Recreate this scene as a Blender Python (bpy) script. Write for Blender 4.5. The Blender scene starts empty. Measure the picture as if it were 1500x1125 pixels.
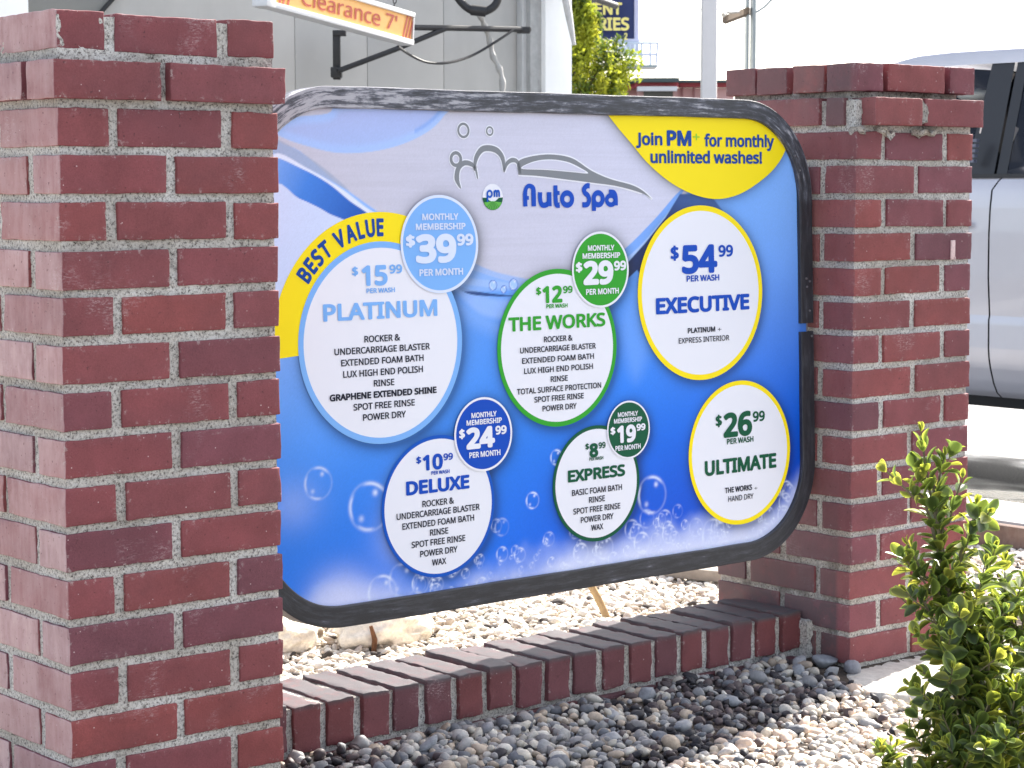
import bpy, bmesh, math, random, os
import numpy as np
from mathutils import Vector, Matrix
C = bpy.context.scene.collection
SC = bpy.context.scene
random.seed(7); RNG = np.random.default_rng(11)

# ------------------------------------------------------------ camera, sky, sun, exposure
cd = bpy.data.cameras.new('camera'); cam = bpy.data.objects.new('camera', cd); C.objects.link(cam)
FW = Vector((0.64195716, 0.76148944, -0.08958146)); RT = Vector((0.76443918, -0.64469239, -0.00211246)); UP = Vector((0.05936111, 0.06712347, 0.99597726))
cam.matrix_world = Matrix(((RT.x, UP.x, -FW.x, 0), (RT.y, UP.y, -FW.y, 0), (RT.z, UP.z, -FW.z, 0.965), (0, 0, 0, 1)))
cd.sensor_width = 36; cd.lens = 74.917; cd.clip_start = 0.05; cd.clip_end = 3000
cd.dof.use_dof = True; cd.dof.focus_distance = 3.15; cd.dof.aperture_fstop = 30
SC.camera = cam
SUN_AZ, SUN_EL = math.radians(13.5), math.radians(39.5)      # azimuth measured from +X towards +Y
wd = bpy.data.worlds.new('World'); SC.world = wd; wd.use_nodes = True
nt = wd.node_tree; bg = nt.nodes['Background']
sky = nt.nodes.new('ShaderNodeTexSky'); sky.sky_type = 'NISHITA'; sky.sun_disc = False
sky.sun_elevation = SUN_EL; sky.sun_rotation = math.pi/2 - SUN_AZ
sky.air_density = 1.0; sky.dust_density = 3.0; sky.ozone_density = 1.0
hs = nt.nodes.new('ShaderNodeHueSaturation'); hs.inputs['Saturation'].default_value = .55; nt.links.new(sky.outputs[0], hs.inputs['Color']); nt.links.new(hs.outputs[0], bg.inputs[0]); bg.inputs[1].default_value = 0.15
sl = bpy.data.lights.new('sun', 'SUN'); sl.energy = 5.0; sl.angle = math.radians(0.5); sl.color = (1, .95, .87)
so = bpy.data.objects.new('sun', sl); C.objects.link(so)
sd = Vector((math.cos(SUN_AZ)*math.cos(SUN_EL), math.sin(SUN_AZ)*math.cos(SUN_EL), math.sin(SUN_EL)))
so.rotation_euler = (-sd).to_track_quat('-Z', 'Y').to_euler(); so.location = sd*50
SC.view_settings.view_transform = 'Standard'; SC.view_settings.look = 'None'
SC.view_settings.gamma = 1; SC.view_settings.exposure = 1.6

# ------------------------------------------------------------ helpers
def lin(r, g, b):
    f = lambda c: (c/255/12.92 if c/255 <= .04045 else ((c/255+.055)/1.055)**2.4)
    return (f(r), f(g), f(b))
def tag(o, label=None, cat=None, group=None, kind=None):
    if label: o['label'] = label
    if cat: o['category'] = cat
    if group: o['group'] = group
    if kind: o['kind'] = kind
    return o
def empty(name, loc, label, cat, group=None, mat=None):
    o = bpy.data.objects.new(name, None); C.objects.link(o); o.empty_display_size = .1
    if mat is not None: o.matrix_world = mat
    else: o.location = loc
    return tag(o, label, cat, group)
def link(name, me, parent=None, world=True):
    o = bpy.data.objects.new(name, me); C.objects.link(o)
    if parent is not None:
        o.parent = parent
        if world: o.matrix_parent_inverse = parent.matrix_basis.inverted()
    return o
def np_mesh(name, V, F, mats, parent=None, smooth=False, col=None, mi=None, world=True, attrs=None, uv=None):
    V = np.asarray(V, dtype=np.float32); F = np.asarray(F, dtype=np.int32); k = F.shape[1]
    me = bpy.data.meshes.new(name)
    me.vertices.add(len(V)); me.vertices.foreach_set('co', V.ravel())
    me.loops.add(F.size); me.loops.foreach_set('vertex_index', F.ravel())
    me.polygons.add(len(F)); me.polygons.foreach_set('loop_start', np.arange(0, F.size, k, dtype=np.int32))
    if smooth: me.polygons.foreach_set('use_smooth', np.ones(len(F), dtype=bool))
    if mi is not None: me.polygons.foreach_set('material_index', np.asarray(mi, dtype=np.int32))
    for m in (mats if isinstance(mats, (list, tuple)) else [mats]): me.materials.append(m)
    if col is not None:
        a = me.color_attributes.new('Col', 'FLOAT_COLOR', 'POINT')
        c4 = np.ones((len(V), 4), dtype=np.float32); c4[:, :3] = col; a.data.foreach_set('color', c4.ravel())
    for an, av in (attrs or {}).items():
        a = me.attributes.new(an, 'FLOAT', 'POINT'); a.data.foreach_set('value', np.asarray(av, dtype=np.float32))
    if uv is not None:
        l = me.uv_layers.new(name='UVMap'); l.data.foreach_set('uv', np.asarray(uv, dtype=np.float32)[F.ravel()].ravel())
    me.update(calc_edges=True); me.validate()
    return link(name, me, parent, world)
class MB:
    """collects polygons of any size into one mesh"""
    def __init__(s): s.v = []; s.f = []; s.m = []; s.sm = []
    def add(s, vs, fs, m=0, smooth=False):
        b = len(s.v); s.v += [tuple(v) for v in vs]
        for f in fs: s.f.append([b+i for i in f]); s.m.append(m); s.sm.append(smooth)
        return s
    def box(s, x0, x1, y0, y1, z0, z1, m=0, M=None, bev=0):
        bm = bmesh.new(); bmesh.ops.create_cube(bm, size=1)
        for v in bm.verts: v.co = Vector(((x0+x1)/2+v.co.x*(x1-x0), (y0+y1)/2+v.co.y*(y1-y0), (z0+z1)/2+v.co.z*(z1-z0)))
        if bev: bmesh.ops.bevel(bm, geom=bm.edges[:], offset=bev, segments=2, affect='EDGES', profile=.6)
        return s.bm(bm, m, M, bool(bev))
    def bm(s, bm, m=0, M=None, smooth=False):
        bm.verts.index_update()
        s.add([(M @ v.co) if M is not None else v.co for v in bm.verts], [[v.index for v in f.verts] for f in bm.faces], m, smooth); bm.free(); return s
    def tube(s, pts, r, n=10, m=0, cap=True):
        pts = [Vector(p) for p in pts]; rs = r if isinstance(r, (list, tuple)) else [r]*len(pts)
        vs = []; pu = None
        for i, p in enumerate(pts):
            t = (pts[min(i+1, len(pts)-1)]-pts[max(i-1, 0)]).normalized()
            if pu is None: pu = t.orthogonal().normalized()
            u = (pu-t*pu.dot(t)).normalized(); pu = u; w = t.cross(u)
            for k in range(n):
                a = 2*math.pi*k/n; vs.append(p+(u*math.cos(a)+w*math.sin(a))*rs[i])
        fs = [[i*n+k, i*n+(k+1) % n, (i+1)*n+(k+1) % n, (i+1)*n+k] for i in range(len(pts)-1) for k in range(n)]
        if cap: fs += [list(range(n))[::-1], [(len(pts)-1)*n+k for k in range(n)]]
        return s.add(vs, fs, m, True)
    def build(s, name, mats, parent=None, world=True, angle=40):
        me = bpy.data.meshes.new(name); me.from_pydata(s.v, [], s.f)
        for m in (mats if isinstance(mats, (list, tuple)) else [mats]): me.materials.append(m)
        me.polygons.foreach_set('material_index', s.m); me.polygons.foreach_set('use_smooth', s.sm)
        me.update()
        if any(s.sm):
            try: me.set_sharp_from_angle(angle=math.radians(angle))
            except Exception: pass
        return link(name, me, parent, world)
# value noise in numpy
def _h(ix, iy, iz, seed):
    n = (ix*374761393+iy*668265263+iz*2147483647+seed*1274126177) & 0xffffffff
    n = ((n ^ (n >> 13))*1274126177) & 0xffffffff
    n = ((n ^ (n >> 16))*2246822519) & 0xffffffff
    return ((n ^ (n >> 15)) & 0xffff)/65535.0
def vnoise(P, seed=0):
    P = np.asarray(P, dtype=np.float64); i = np.floor(P).astype(np.int64); f = P-i; f = f*f*(3-2*f); r = 0
    for dx in (0, 1):
        for dy in (0, 1):
            for dz in (0, 1):
                w = (f[:, 0] if dx else 1-f[:, 0])*(f[:, 1] if dy else 1-f[:, 1])*(f[:, 2] if dz else 1-f[:, 2])
                r = r+w*_h(i[:, 0]+dx, i[:, 1]+dy, i[:, 2]+dz, seed)
    return r*2-1
def fbm(P, seed=0, o=3):
    r = 0; a = 1
    for k in range(o): r = r+a*vnoise(np.asarray(P)*2**k, seed+k); a *= .5
    return r

# ------------------------------------------------------------ materials
def mat(name, col=(.5, .5, .5), rough=.6, metal=0, spec=.5):
    m = bpy.data.materials.new(name); m.use_nodes = True; b = m.node_tree.nodes['Principled BSDF']
    b.inputs['Base Color'].default_value = (*col, 1); b.inputs['Roughness'].default_value = rough
    b.inputs['Metallic'].default_value = metal; b.inputs['Specular IOR Level'].default_value = spec
    return m
class N:
    def __init__(s, m): s.m = m; s.t = m.node_tree; s.b = s.t.nodes.get('Principled BSDF')
    def n(s, ty, **kw):
        x = s.t.nodes.new(ty)
        for k, v in kw.items():
            if k in x.inputs: x.inputs[k].default_value = v
            else: setattr(x, k, v)
        return x
    def l(s, a, b): s.t.links.new(a, b)
    def coord(s, out='Object', scale=(1, 1, 1)):
        t = s.n('ShaderNodeTexCoord'); mp = s.n('ShaderNodeMapping'); mp.inputs['Scale'].default_value = scale; s.l(t.outputs[out], mp.inputs[0]); return mp.outputs[0]
    def noise(s, co, scale, detail=4, rough=.55):
        x = s.n('ShaderNodeTexNoise'); x.inputs['Scale'].default_value = scale; x.inputs['Detail'].default_value = detail; x.inputs['Roughness'].default_value = rough; s.l(co, x.inputs['Vector']); return x.outputs[0]
    def ramp(s, f, stops):
        x = s.n('ShaderNodeValToRGB'); e = x.color_ramp.elements
        while len(e) < len(stops): e.new(.5)
        for q, (p, c) in zip(e, stops): q.position = p; q.color = (*c, 1) if len(c) == 3 else c
        s.l(f, x.inputs[0]); return x.outputs[0]
    def mix(s, f, a, b, mode='MIX'):
        x = s.n('ShaderNodeMix', data_type='RGBA', blend_type=mode)
        for sock, v in ((x.inputs[0], f), (x.inputs[6], a), (x.inputs[7], b)):
            if isinstance(v, (int, float)): sock.default_value = v
            elif isinstance(v, tuple): sock.default_value = (*v, 1)
            else: s.l(v, sock)
        return x.outputs[2]
    def bump(s, h, strength=.3, dist=.002):
        x = s.n('ShaderNodeBump'); x.inputs['Strength'].default_value = strength; x.inputs['Distance'].default_value = dist; s.l(h, x.inputs['Height']); s.l(x.outputs[0], s.b.inputs['Normal'])
    def attr(s, name): x = s.n('ShaderNodeAttribute'); x.attribute_name = name; return x
    def base(s, c): s.l(c, s.b.inputs['Base Color'])
    def math(s, op, a, b=0.0):
        x = s.n('ShaderNodeMath', operation=op)
        for sock, v in ((x.inputs[0], a), (x.inputs[1], b)):
            if isinstance(v, (int, float)): sock.default_value = v
            else: s.l(v, sock)
        return x.outputs[0]
def g(v): return (v, v, v)
def speck(name, col, rough=.6, var=.12, scale=30, bump=.1, metal=0, spec=.5, dirt=None, dirt_amt=.35):
    """a painted or raw surface with slight mottling, fine grain and optional dirt"""
    m = mat(name, col, rough, metal, spec); n = N(m); co = n.coord()
    a = n.noise(co, scale, 6, .65)
    c = n.mix(1.0, col, n.ramp(a, [(.25, g(1-var)), (.75, g(1+var))]), 'MULTIPLY')
    if dirt:
        d = n.noise(n.coord(scale=(1, 1, .35)), scale*.35, 8, .7)
        c = n.mix(n.ramp(d, [(.52, g(0)), (.7, g(dirt_amt))]), c, dirt)
    n.base(c); n.bump(n.noise(co, scale*6, 4), bump, .001)
    return m

def brick_mat():
    m = mat('fired brick', (.19, .055, .05), .72, spec=.3); n = N(m); co = n.coord()
    at = n.attr('Col'); st = n.attr('stain')
    big = n.noise(co, 14, 5, .6); c = n.mix(1.0, at.outputs['Color'], n.ramp(big, [(.25, g(.82)), (.75, g(1.2))]), 'MULTIPLY')
    fine = n.noise(co, 420, 3, .6); c = n.mix(1.0, c, n.ramp(fine, [(.3, g(.86)), (.7, g(1.12))]), 'MULTIPLY')
    pur = n.noise(n.coord(scale=(1, 1, 1.5)), 6, 3); c = n.mix(n.ramp(pur, [(.45, g(0)), (.75, g(.30))]), c, (.115, .05, .062))
    # white specks and dark pits fired into the clay
    w = n.n('ShaderNodeTexVoronoi'); w.inputs['Scale'].default_value = 46; n.l(co, w.inputs['Vector'])
    c = n.mix(n.ramp(w.outputs['Distance'], [(.035, g(.75)), (.06, g(0))]), c, (.55, .45, .43))
    w2 = n.n('ShaderNodeTexVoronoi'); w2.inputs['Scale'].default_value = 95; n.l(n.coord(scale=(1.1, .9, 1)), w2.inputs['Vector'])
    c = n.mix(n.ramp(w2.outputs['Distance'], [(.05, g(.5)), (.09, g(0))]), c, (.05, .02, .02))
    # lime bloom in vertical streaks on the weathered face
    s1 = n.noise(n.coord(scale=(1, 1, .22)), 60, 5, .65); s2 = n.noise(co, 16, 5, .7)
    f = n.math('MULTIPLY', st.outputs['Fac'], n.ramp(n.math('ADD', n.math('MULTIPLY', s1, .5), n.math('MULTIPLY', s2, .5)), [(.34, g(.45)), (.58, g(1))]))
    c = n.mix(f, c, (.56, .41, .41))
    # mortar dragged over the arrises, and pale scuffs
    sm = n.attr('smear'); fs = n.math('MULTIPLY', sm.outputs['Fac'], n.ramp(n.noise(co, 95, 5, .75), [(.57, g(0)), (.66, g(.42))])); c = n.mix(fs, c, (.52, .49, .46))
    sc = n.math('MULTIPLY', n.ramp(n.noise(co, 9, 3), [(.60, g(0)), (.70, g(1))]), n.ramp(n.noise(n.coord(scale=(1, 1, 3)), 130, 6, .8), [(.50, g(0)), (.62, g(.45))])); c = n.mix(sc, c, (.55, .45, .45))
    pit = n.ramp(n.noise(co, 170, 2, .5), [(.25, g(.65)), (.33, g(0))]); c = n.mix(pit, c, (.07, .025, .028))
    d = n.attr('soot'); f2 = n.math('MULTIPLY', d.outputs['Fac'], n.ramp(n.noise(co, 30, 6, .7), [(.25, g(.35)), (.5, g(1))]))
    c = n.mix(f2, c, (.078, .070, .075))  # dark grey mixed in by the vertex mask
    n.base(c); n.bump(n.math('ADD', n.noise(co, 300, 5, .7), n.math('MULTIPLY', n.noise(co, 55, 3), .8)), .35, .0012)
    return m
def mortar_mat():
    m = mat('sandy mortar', (.4, .39, .37), .95, spec=.1); n = N(m); co = n.coord()
    a = n.noise(co, 230, 5, .8); c = n.ramp(a, [(.35, (.06, .052, .045)), (.42, (.34, .32, .30)), (.49, (.70, .68, .64)), (.64, (.86, .85, .82))])
    b = n.noise(co, 7, 4, .6); c = n.mix(1.0, c, n.ramp(b, [(.3, (.72, .68, .63)), (.65, (1.12, 1.12, 1.12))]), 'MULTIPLY')
    st = n.attr('soot'); c = n.mix(n.math('MULTIPLY', st.outputs['Fac'], n.ramp(n.noise(co, 22, 5, .7), [(.38, g(.1)), (.62, g(1))])), c, (.10, .085, .075))  # darker brown grey mixed in by the vertex mask
    n.base(c); n.bump(n.math('ADD', n.noise(co, 260, 5, .8), n.math('MULTIPLY', n.noise(co, 90, 3), .6)), 1.0, .006); return m
M_BRICK, M_MORTAR = brick_mat(), mortar_mat()
def vcol_mat(name, rough=.7, bump=.3, bscale=150, spec=.4, mottle=.2, dist=.001):
    m = mat(name, rough=rough, spec=spec); n = N(m); co = n.coord()
    c = n.mix(1.0, n.attr('Col').outputs['Color'], n.ramp(n.noise(co, bscale, 5, .7), [(.3, g(1-mottle)), (.7, g(1+mottle))]), 'MULTIPLY')
    n.base(c); n.bump(n.noise(co, bscale*1.7, 4, .7), bump, dist); return m

# ------------------------------------------------------------ ground
def grid_sheet(name, x0, x1, y0, y1, z, nx, ny, m, zf=None, parent=None):
    xs = np.linspace(x0, x1, nx); ys = np.linspace(y0, y1, ny); X, Y = np.meshgrid(xs, ys)
    Z = np.full_like(X, z) if zf is None else zf(X, Y)
    i = np.arange(nx*ny).reshape(ny, nx); F = np.stack([i[:-1, :-1], i[:-1, 1:], i[1:, 1:], i[1:, :-1]], -1).reshape(-1, 4)
    return np_mesh(name, np.stack([X, Y, Z], -1).reshape(-1, 3), F, m, parent, smooth=True)
def asphalt_mat():
    m = mat('worn asphalt', (.09, .09, .095), .7); n = N(m); co = n.coord()
    c = n.ramp(n.noise(co, 90, 6, .75), [(.3, g(.05)), (.5, g(.10)), (.72, g(.22))])
    w = n.ramp(n.noise(n.coord(scale=(1, .45, 1)), 1.6, 4), [(.45, g(0)), (.58, g(1))])
    c = n.mix(w, c, n.mix(.55, c, (.03, .032, .04))); n.base(c)
    n.l(n.ramp(w, [(0, g(.75)), (1, g(.22))]), n.b.inputs['Roughness'])
    n.bump(n.noise(co, 60, 5, .7), .5, .01); return m
M_ASPH = asphalt_mat()
o = grid_sheet('road', -300, 600, -300, 600, -.30, 60, 60, M_ASPH); tag(o, kind='structure')
BX0, BX1, BY0, BY1 = -3.5, 4.765, 1.2, 7.4
def bed_z(X, Y):
    z = np.where(Y < 2.93, -.022+np.clip((Y-2.55)/.38, 0, 1)*.04, -.012)
    return z
def soil_mat():
    m = mat('bed soil and stone', (.075, .06, .05), .95, spec=.1); n = N(m); co = n.coord()
    dk = n.mix(1.0, (.075, .06, .05), n.ramp(n.noise(co, 60, 6, .7), [(.25, g(.55)), (.75, g(1.45))]), 'MULTIPLY')
    v = n.n('ShaderNodeTexVoronoi'); v.inputs['Scale'].default_value = 52; n.l(co, v.inputs['Vector']); sep = n.n('ShaderNodeSeparateColor'); n.l(v.outputs['Color'], sep.inputs[0])
    pale = n.mix(n.ramp(v.outputs['Distance'], [(.35, g(0)), (.62, g(1))]), n.ramp(sep.outputs[0], [(0, (.45, .39, .32)), (.5, (.66, .60, .52)), (1, (.76, .72, .65))]), (.16, .13, .11))
    xyz = n.n('ShaderNodeSeparateXYZ'); n.l(co, xyz.inputs[0]); back = n.math('MAXIMUM', n.math('GREATER_THAN', xyz.outputs[1], 3.08), n.math('LESS_THAN', xyz.outputs[0], 1.2))
    n.base(n.mix(back, dk, pale)); n.bump(n.math('SUBTRACT', 1.0, v.outputs['Distance']), .8, .012); return m
M_SOIL = soil_mat()
tag(grid_sheet('planting_bed_ground', BX0, BX1, BY0, BY1, 0, 90, 140, M_SOIL, bed_z), kind='structure')
M_CONC = speck('pale concrete', (.44, .42, .40), .85, .16, 26, .5, dirt=(.2, .18, .16))
b = MB(); b.box(BX1, BX1+.31, BY0-.4, BY1+.3, -.35, .066, 0, bev=.012); b.box(BX0-.3, BX1, BY1, BY1+.31, -.35, .06, 0, bev=.012); b.box(BX0-.3, BX1, BY0-.4, BY0, -.35, .03, 0, bev=.012)
o = b.build('kerb', M_CONC); tag(o, kind='structure')
b = MB(); b.box(BX1-.035, BX1-.001, BY0, BY1, -.2, .058, 0, bev=.006); o = b.build('bed_edging', speck('stained brown edging', (.15, .095, .075), .9, .3, 12, .6, dirt=(.34, .28, .24), dirt_amt=.6)); tag(o, 'low brown stained edging along the far side of the gravel bed', 'edging')

# ------------------------------------------------------------ bricks
_tmpl = {}
def brick_template(lx, ly, lz, step=.009):
    key = (round(lx, 4), round(ly, 4), round(lz, 4))
    if key in _tmpl: return _tmpl[key]
    h = np.array(key)/2; r = .0017
    def line(hh):
        n_ = max(2, int(round((2*hh-2*r)/step))); mid = np.linspace(-hh+r, hh-r, n_+1)
        return np.concatenate([[-hh, -hh+.4*r], mid, [hh-.4*r, hh]])
    L = [line(x) for x in h]; Vs = []; Fs = []; base = 0
    for ax in range(3):
        a, bb = (ax+1) % 3, (ax+2) % 3
        for sg in (-1, 1):
            A, B = np.meshgrid(L[a], L[bb], indexing='ij'); P = np.zeros((A.size, 3)); P[:, a] = A.ravel(); P[:, bb] = B.ravel(); P[:, ax] = sg*h[ax]
            i = np.arange(A.size).reshape(A.shape)+base
            q = np.stack([i[:-1, :-1], i[1:, :-1], i[1:, 1:], i[:-1, 1:]], -1).reshape(-1, 4)
            Fs.append(q if sg > 0 else q[:, ::-1]); Vs.append(P); base += A.size
    V = np.concatenate(Vs); F = np.concatenate(Fs)
    Q = np.clip(V, -(h-r), h-r); D = V-Q; ln = np.linalg.norm(D, axis=1, keepdims=True); V = Q+D/np.maximum(ln, 1e-9)*r
    u, inv = np.unique(np.round(V, 6), axis=0, return_inverse=True); F = inv.reshape(-1)[F]
    ok = np.array([len(set(f)) == 4 for f in F]); F = F[ok]
    _tmpl[key] = (u, F); return _tmpl[key]
BRICK_COLS = [(.205, .056, .061), (.195, .055, .062), (.182, .055, .066), (.215, .057, .058), (.170, .054, .068), (.20, .058, .064), (.150, .052, .066), (.225, .058, .056), (.205, .056, .062), (.20, .056, .060)]
class Bricks:
    def __init__(s, xlo=9): s.V = []; s.F = []; s.c = []; s.st = []; s.so = []; s.sm = []; s.n = 0; s.xlo = xlo
    def add(s, x0, x1, y0, y1, z0, z1, rot=0, col=None, jit=.0012, stain_nx=0, soot=None, chip=.00055, tilt=0):
        V, F = brick_template(x1-x0, y1-y0, z1-z0)
        seed = s.n+1; off = seed*3.17
        Vn = V.copy(); out = V/np.maximum(np.abs(V).max(0), 1e-6)
        edge = np.sort(np.abs(out), axis=1)[:, 1:2]                      # near an arris the wear is stronger
        d = np.stack([fbm(V*55+off, 3+k) for k in range(3)], -1)*chip*(.5+1.6*edge**6)
        chipn = np.clip(vnoise(V*38+off*1.7, 91)-.6, 0, 1)[:, None]*np.clip(edge-.9, 0, 1)*10
        Vn = V+d-np.sign(V)*chipn*.004
        a = rot+random.gauss(0, .003); ca, sa = math.cos(a), math.sin(a); t = tilt+random.gauss(0, .004); ct, st_ = math.cos(t), math.sin(t)
        X, Y, Z = Vn[:, 0].copy(), Vn[:, 1].copy(), Vn[:, 2].copy()
        X, Z = X*ct-Z*st_, X*st_+Z*ct
        X, Y = X*ca-Y*sa, X*sa+Y*ca
        Vw = np.stack([X, Y, Z], -1)+np.array([(x0+x1)/2, (y0+y1)/2, (z0+z1)/2])+np.clip(RNG.normal(0, jit, 3), -.0011, .0011)
        s.F.append(F+sum(len(v) for v in s.V)); s.V.append(Vw)
        c = np.array(col if col is not None else BRICK_COLS[random.randrange(len(BRICK_COLS))])*random.uniform(.92, 1.05)
        s.c.append(np.tile(c, (len(V), 1))); s.sm.append((edge[:, 0] > .90).astype(float))
        nx = (V[:, 0] < -(x1-x0)/2+.0012).astype(float)*(x0 < s.xlo+.03)
        s.st.append(nx*stain_nx*random.uniform(.55, 1.0)); s.so.append(np.full(len(V), 0.) if soot is None else soot(Vw, nx)); s.n += 1
    def build(s, name, parent, mats=None):
        return np_mesh(name, np.concatenate(s.V), np.concatenate(s.F), mats or M_BRICK, parent, True, np.concatenate(s.c), attrs={'stain': np.concatenate(s.st), 'soot': np.concatenate(s.so), 'smear': np.concatenate(s.sm)})
def mortar_box(x0, x1, y0, y1, z0, z1, parent, name='mortar', amp=.0013, step=.0045, soot=None, coarse=()):
    Vs = []; Fs = []; base = 0; lo = np.array([x0, y0, z0]); hi = np.array([x1, y1, z1])
    for ax in range(3):
        a, bb = (ax+1) % 3, (ax+2) % 3
        for sg in (0, 1):
            st = step*(5 if (ax, sg) in coarse else 1)
            la = np.linspace(lo[a], hi[a], max(2, int((hi[a]-lo[a])/st))); lb = np.linspace(lo[bb], hi[bb], max(2, int((hi[bb]-lo[bb])/st)))
            A, B = np.meshgrid(la, lb, indexing='ij'); P = np.zeros((A.size, 3)); P[:, a] = A.ravel(); P[:, bb] = B.ravel(); P[:, ax] = (lo, hi)[sg][ax]
            i = np.arange(A.size).reshape(A.shape)+base; q = np.stack([i[:-1, :-1], i[1:, :-1], i[1:, 1:], i[:-1, 1:]], -1).reshape(-1, 4)
            Fs.append(q if sg else q[:, ::-1]); Vs.append(P); base += A.size
    V = np.concatenate(Vs); F = np.concatenate(Fs)
    c = (lo+hi)/2; nrm = (V-c)/((hi-lo)/2); big = (np.abs(nrm) > .9999).astype(float); nv = np.sign(nrm)*big; nv /= np.linalg.norm(nv, axis=1, keepdims=True)
    d = fbm(V*130, 5, 3)*.55+fbm(V*22, 9, 2)*.5
    V = V+nv*d[:, None]*amp
    return np_mesh(name, V, F, M_MORTAR, parent, True, attrs={'soot': np.zeros(len(V)) if soot is None else soot(V, nrm[:, 0] < -.99)})
CZ = .0677; W = .37
def pillar(X, Y, top, label, broken=False, stain=0, soot=None):
    root = empty('brick_pillar', (X+W/2, Y+W/2, top-18*CZ), label, 'pillar', 'brick pillars either side of the wash menu sign')
    B = Bricks(X); J = .0165; bh = .0545
    hd = .079; fl = W-2*hd-2*J
    half = (W-J)/2
    for k in range(19):
        z1 = top-k*CZ; z0 = z1-bh
        e = .011 if (k == 1 and not broken) else 0
        if k == 0 and not broken: e = -.003
        x0, x1, y0, y1 = X-e, X+W+e, Y-e, Y+W+e
        jt = .0013
        A = lambda *a, **kw: B.add(*a, z0, z1, stain_nx=stain, soot=soot, jit=jt, **kw)
        w = lambda: random.uniform(-.004, .004)
        if broken and k == 0:
            # top course: a front row like the rest, headers on edge along the sides
            d = w(); A(x0, x0+hd, y0, y0+hd); A(x0+hd+J, x1-hd-J, y0, y0+hd); A(x1-hd, x1, y0, y0+hd)
            yy = y0+hd+.006
            for q in range(3): A(x0, x0+.17, yy, yy+.083); A(x0+.187, x1, yy, yy+.083); yy += .083+(.017 if q % 2 == 0 else .006)
            continue
        if broken and k == 1:
            # loose corbel: front bricks pushed out and turned, the corner brick gone
            A(x0+.021, x0+.021+.152, y0-.028, y0+.055, rot=.03); A(x0+.19, x1+.006, y0-.020, y0+.063, rot=-.02)
            A(x0-.005, x0+.085, y0+.030, y0+.076, col=(.14, .06, .065)); A(x0-.008, x0+.08, y0+.094, y0+.262, rot=.012); A(x0, x0+.08, y0+.28, y1); A(x1-.08, x1, y0+.08, y0+.26)
            A(x0+.1, x1-.1, y1-.083, y1)
            continue
        if k % 2 == 0:
            d, d2 = w(), w()
            A(x0, x0+hd+d, y0, y0+half); A(x0+hd+J+d, x1-hd-J+d2, y0, y0+.083); A(x1-hd+d2, x1, y0, y0+half)
            A(x0, x0+hd, y0+half+J, y1); A(x0+hd+J, x1-hd-J, y1-.083, y1); A(x1-hd, x1, y0+half+J, y1)
        else:
            d = w()
            A(x0, x0+half+d, y0, y0+hd); A(x0+half+J+d, x1, y0, y0+hd)
            A(x0, x0+.083, y0+hd+J, y1-hd-J); A(x1-.083, x1, y0+hd+J, y1-hd-J)
            A(x0, x0+half, y1-hd, y1); A(x0+half+J, x1, y1-hd, y1)
    B.build('brickwork', root)
    i = .0046
    mortar_box(X+i, X+W-i, Y+i, Y+W-i, top-19*CZ, top-.006-(CZ if broken else 0), root, soot=soot, coarse=((0, 1), (1, 1), (2, 0)))
    if broken: mortar_box(X+.02, X+W-.02, Y+.03, Y+W-.02, top-.10, top-.05, root, soot=soot, coarse=((0, 1), (1, 1), (2, 0)))
    return root
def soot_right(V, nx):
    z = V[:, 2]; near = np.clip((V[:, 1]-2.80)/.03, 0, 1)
    f = np.clip((.42-z)/.3, 0, 1)*.75*(V[:, 1] > 2.83)+np.clip((z-1.07)/.1, 0, 1)*.5*(V[:, 1] > 2.81)  # left face darker low down and near the top
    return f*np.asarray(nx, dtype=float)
PL = pillar(1.4565, 2.7185, 1.2216, 'near brick pillar with pale lime stained left side, left of the menu sign', stain=.85)
PR = pillar(3.2437, 2.7945, 1.2186, 'farther brick pillar with broken loose bricks under its top, right of the menu sign', broken=True, stain=.12, soot=soot_right)
b = Bricks()
# mortar crumbs left in the broken course of the right pillar
mb = Bricks()
for (x, y, z, sx, sy, sz) in ((3.262, 2.812, 1.125, .022, .024, .045), (3.33, 2.80, 1.083, .05, .02, .010), (3.43, 2.79, 1.125, .016, .03, .05), (3.45, 2.79, 1.084, .07, .02, .010), (3.258, 2.80, 1.085, .025, .02, .014)):
    mb.add(x-sx/2, x+sx/2, y-sy/2, y+sy/2, z-sz/2, z+sz/2, rot=random.uniform(-.4, .4), chip=.006, soot=lambda V, nx: np.full(len(V), .35))
mb.build('mortar_crumbs', PR, M_MORTAR)

M_SMEAR = speck('pinkish paint smear', (.62, .46, .45), .8, .2, 200, .3)
mb = MB(); q = (3.5438, 2.7930, 0.8642); q2 = (3.5571, 2.7930, 0.8244); mb.box(q[0], q2[0], 2.7915, 2.797, q2[2], q[2], 0, bev=.0012); q3 = (3.5559, 2.7930, 0.8272); mb.tube([(q3[0], 2.7915, q3[2]), (q3[0], 2.797, q3[2])], .0034, 10); mb.build('paint_smear', M_SMEAR, PR)
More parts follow.
